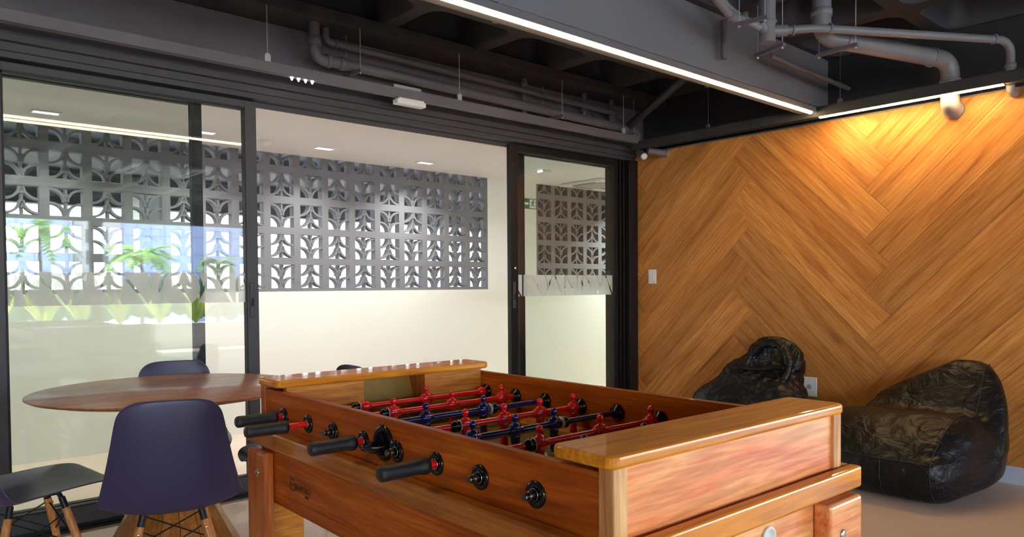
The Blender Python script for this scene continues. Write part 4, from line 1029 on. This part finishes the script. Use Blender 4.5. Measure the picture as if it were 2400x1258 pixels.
rim = [(4.80, 2.90, .50), (4.83, 2.90, .60), (4.86, 2.885, .68), (4.89, 2.83, .765), (4.90, 2.74, .80), (4.89, 2.65, .785), (4.87, 2.585, .72), (4.85, 2.565, .64), (4.83, 2.58, .57), (4.80, 2.62, .50), (4.78, 2.66, .43)]
hp = bend(rim, .08, 4); rr_ = [.030 + .012 * noise.noise(Vector(p) * 14) for p in hp]; rr_[0] = rr_[-1] = .008
MB().tube([Vector(p) - Vector((4.98, 2.80, 0)) for p in hp], rr_, 14).build('hood_rim', 'leather', lb_)
fp = bend([(4.80, 2.90, .615), (4.785, 2.80, .612), (4.785, 2.70, .625), (4.80, 2.60, .64)], .08, 4)
MB().tube([Vector(p) - Vector((4.98, 2.80, 0)) for p in fp], [.018] * len(fp), 10).build('hood_fold', 'leather', lb_)

# ================================================================== OUTSIDE (seen mirrored in the glass)
def leaf_mat(name, a, b):
    m_ = pm(name, a, .5, var=.35, vscale=6); return m_
M['palm'] = leaf_mat('palm_leaf', (.34, .62, .04), None); M['brom'] = leaf_mat('bromeliad_leaf', (.62, .72, .04), None); M['hedge'] = pm('hedge_green', (.03, .10, .035), .7, var=.5, vscale=4)
M['trunk'] = pm('palm_trunk', (.22, .15, .09), .8); M['facade'] = None; M['paving'] = pm('terrace_paving', (.62, .60, .56), .6)
def facade(name, a, b, w_, h_, mort=.06):
    m, n, l, bb = nt(name); t = n.new('ShaderNodeTexCoord'); br = n.new('ShaderNodeTexBrick'); br.offset = 0
    sp = n.new('ShaderNodeSeparateXYZ'); cb = n.new('ShaderNodeCombineXYZ'); l.new(t.outputs['Object'], sp.inputs[0]); l.new(sp.outputs[0], cb.inputs[0]); l.new(sp.outputs[2], cb.inputs[1])
    br.inputs['Scale'].default_value = 1; br.inputs['Brick Width'].default_value = w_; br.inputs['Row Height'].default_value = h_; br.inputs['Mortar Size'].default_value = mort
    br.inputs['Color1'].default_value = (*a, 1); br.inputs['Color2'].default_value = (*a, 1); br.inputs['Mortar'].default_value = (*b, 1)
    l.new(cb.outputs[0], br.inputs[0]); l.new(br.outputs[0], bb.inputs['Base Color']); bb.inputs['Roughness'].default_value = .5; return m
M['facade'] = facade('glazed_tower_facade', (.62, .70, .86), (.42, .48, .62), .8, 1.1, .05)
M['facade2'] = facade('beige_tower_facade', (.16, .14, .13), (.62, .55, .46), .75, 1.15, .22)
struct(MB().box(-40, 60, -60, -7.3, -.3, -.1).build('ground', 'paving'))
o = MB().box(-4, 9.0, -46, -38, -.1, 40).box(11, 30, -48, -40, -.1, 44).build('tower_building', M['facade']); tag(o, 'pale blue gridded tower mirrored in the left glass door', 'building')
o = MB().box(9.05, 10.95, -42, -36, -.1, 38).build('tower_building', M['facade2']); tag(o, 'narrow beige tower with small windows mirrored in the left glass door', 'building')
hd = MB()
for k in range(60):
    hd.ellipsoid((-6 + k * .34, -11.4 + random.uniform(-.2, .2), .95 + random.uniform(-.1, .1)), (.32, .3, .55), 8, 6)
o = hd.build('hedge', 'hedge'); tag(o, 'dark green hedge behind the planting, mirrored in the left glass door', 'hedge')
pl_ = MB().box(-5, 9, -9.6, -8.1, -.1, .42).build('planter', 'white_wall', bevel=.01); tag(pl_, 'long low white planter outside the terrace opening', 'planter')
def frond(mb, base, az, ln, rise, droop, w_=.05, blades=14):
    b = Vector(base); pts = []
    d = Vector((math.cos(az), math.sin(az), 0))
    for i in range(blades + 1):
        t = i / blades; pts.append(b + d * ln * t + Vector((0, 0, rise * t - droop * t * t)))
    s_ = d.cross(Vector((0, 0, 1)))
    for i in range(1, blades):
        t = i / blades; p = pts[i]; q = pts[i + 1] - pts[i]; q.normalize(); wl_ = w_ * 4 * math.sin(PI * min(1, t * .9 + .1)) + .03
        for sg in (-1, 1):
            tip = p + s_ * sg * wl_ + q * wl_ * .6 + Vector((0, 0, -.25 * wl_)); m1 = p + q * .075
            mb.add([p, m1, tip], [(0, 1, 2)])
    mb.tube(pts, [.008 * (1 - .8 * i / blades) for i in range(blades + 1)], 4)
def palm(x, y, h, n, ln, label):
    r = empty('palm_tree', (x, y, .42)); tag(r, label, 'palm tree', 'palms in the terrace planter')
    MB().tube([(0, 0, 0), (.02, 0, h * .5), (0, .01, h)], [.05, .035, .03], 10).build('trunk', 'trunk', r)
    mb = MB()
    for k in range(n): frond(mb, (0, 0, h), 2 * PI * k / n + random.uniform(-.2, .2), ln * random.uniform(.8, 1.1), ln * random.uniform(.3, 1.0), ln * random.uniform(.5, 1.2))
    mb.build('fronds', 'palm', r)
def brom(x, y, n, ln, label):
    r = empty('bromeliad', (x, y, .42)); tag(r, label, 'plant', 'broad-leaved plants in the terrace planter')
    for k in range(n):
        az = 2 * PI * k / n + random.uniform(-.3, .3); d = Vector((math.cos(az), math.sin(az), 0)); s_ = d.cross(Vector((0, 0, 1))); out = random.uniform(.3, .8); mb = MB(); vs = []
        for i in range(7):
            t = i / 6; p = d * ln * out * t + Vector((0, 0, ln * (1.1 * t - .45 * t * t * out))); w_ = .06 * math.sin(PI * (t * .85 + .12))
            vs += [p - s_ * w_ + Vector((0, 0, .02)), p, p + s_ * w_ + Vector((0, 0, .02))]
        mb.add(vs, [(i * 3 + j, i * 3 + j + 1, i * 3 + j + 4, i * 3 + j + 3) for i in range(6) for j in range(2)], True); mb.build('leaf', 'brom', r)
for x, y, h, n, ln, lb in ((2.75, -8.7, 1.85, 26, .95, 'tall feathery palm mirrored at the far left of the left glass door'), (4.65, -8.8, 1.5, 22, .80, 'feathery palm mirrored in the middle of the left glass door'), (6.2, -8.6, 1.35, 14, .45, 'small slim palm mirrored near the left door stile'), (-1.5, -8.8, 1.6, 14, .8, 'feathery palm at the left end of the terrace planter')):
    palm(x, y, h, n, ln, lb)
for i, (x, y) in enumerate(((2.0, -8.3), (2.75, -8.35), (3.4, -8.4), (4.1, -8.3), (4.9, -8.4), (5.6, -8.3), (.8, -8.4), (-.4, -8.4))):
    brom(x, y, 9, random.uniform(.9, 1.2), ['yellow-green broad-leaved plant under the tall palm', 'yellow-green broad-leaved plant left of the terrace post', 'yellow-green broad-leaved plant right behind the terrace post', 'yellow-green broad-leaved plant left of the middle palm', 'yellow-green broad-leaved plant under the middle palm', 'yellow-green broad-leaved plant toward the small slim palm', 'yellow-green broad-leaved plant well left of the tall palm', 'yellow-green broad-leaved plant near the left end of the planter'][i])
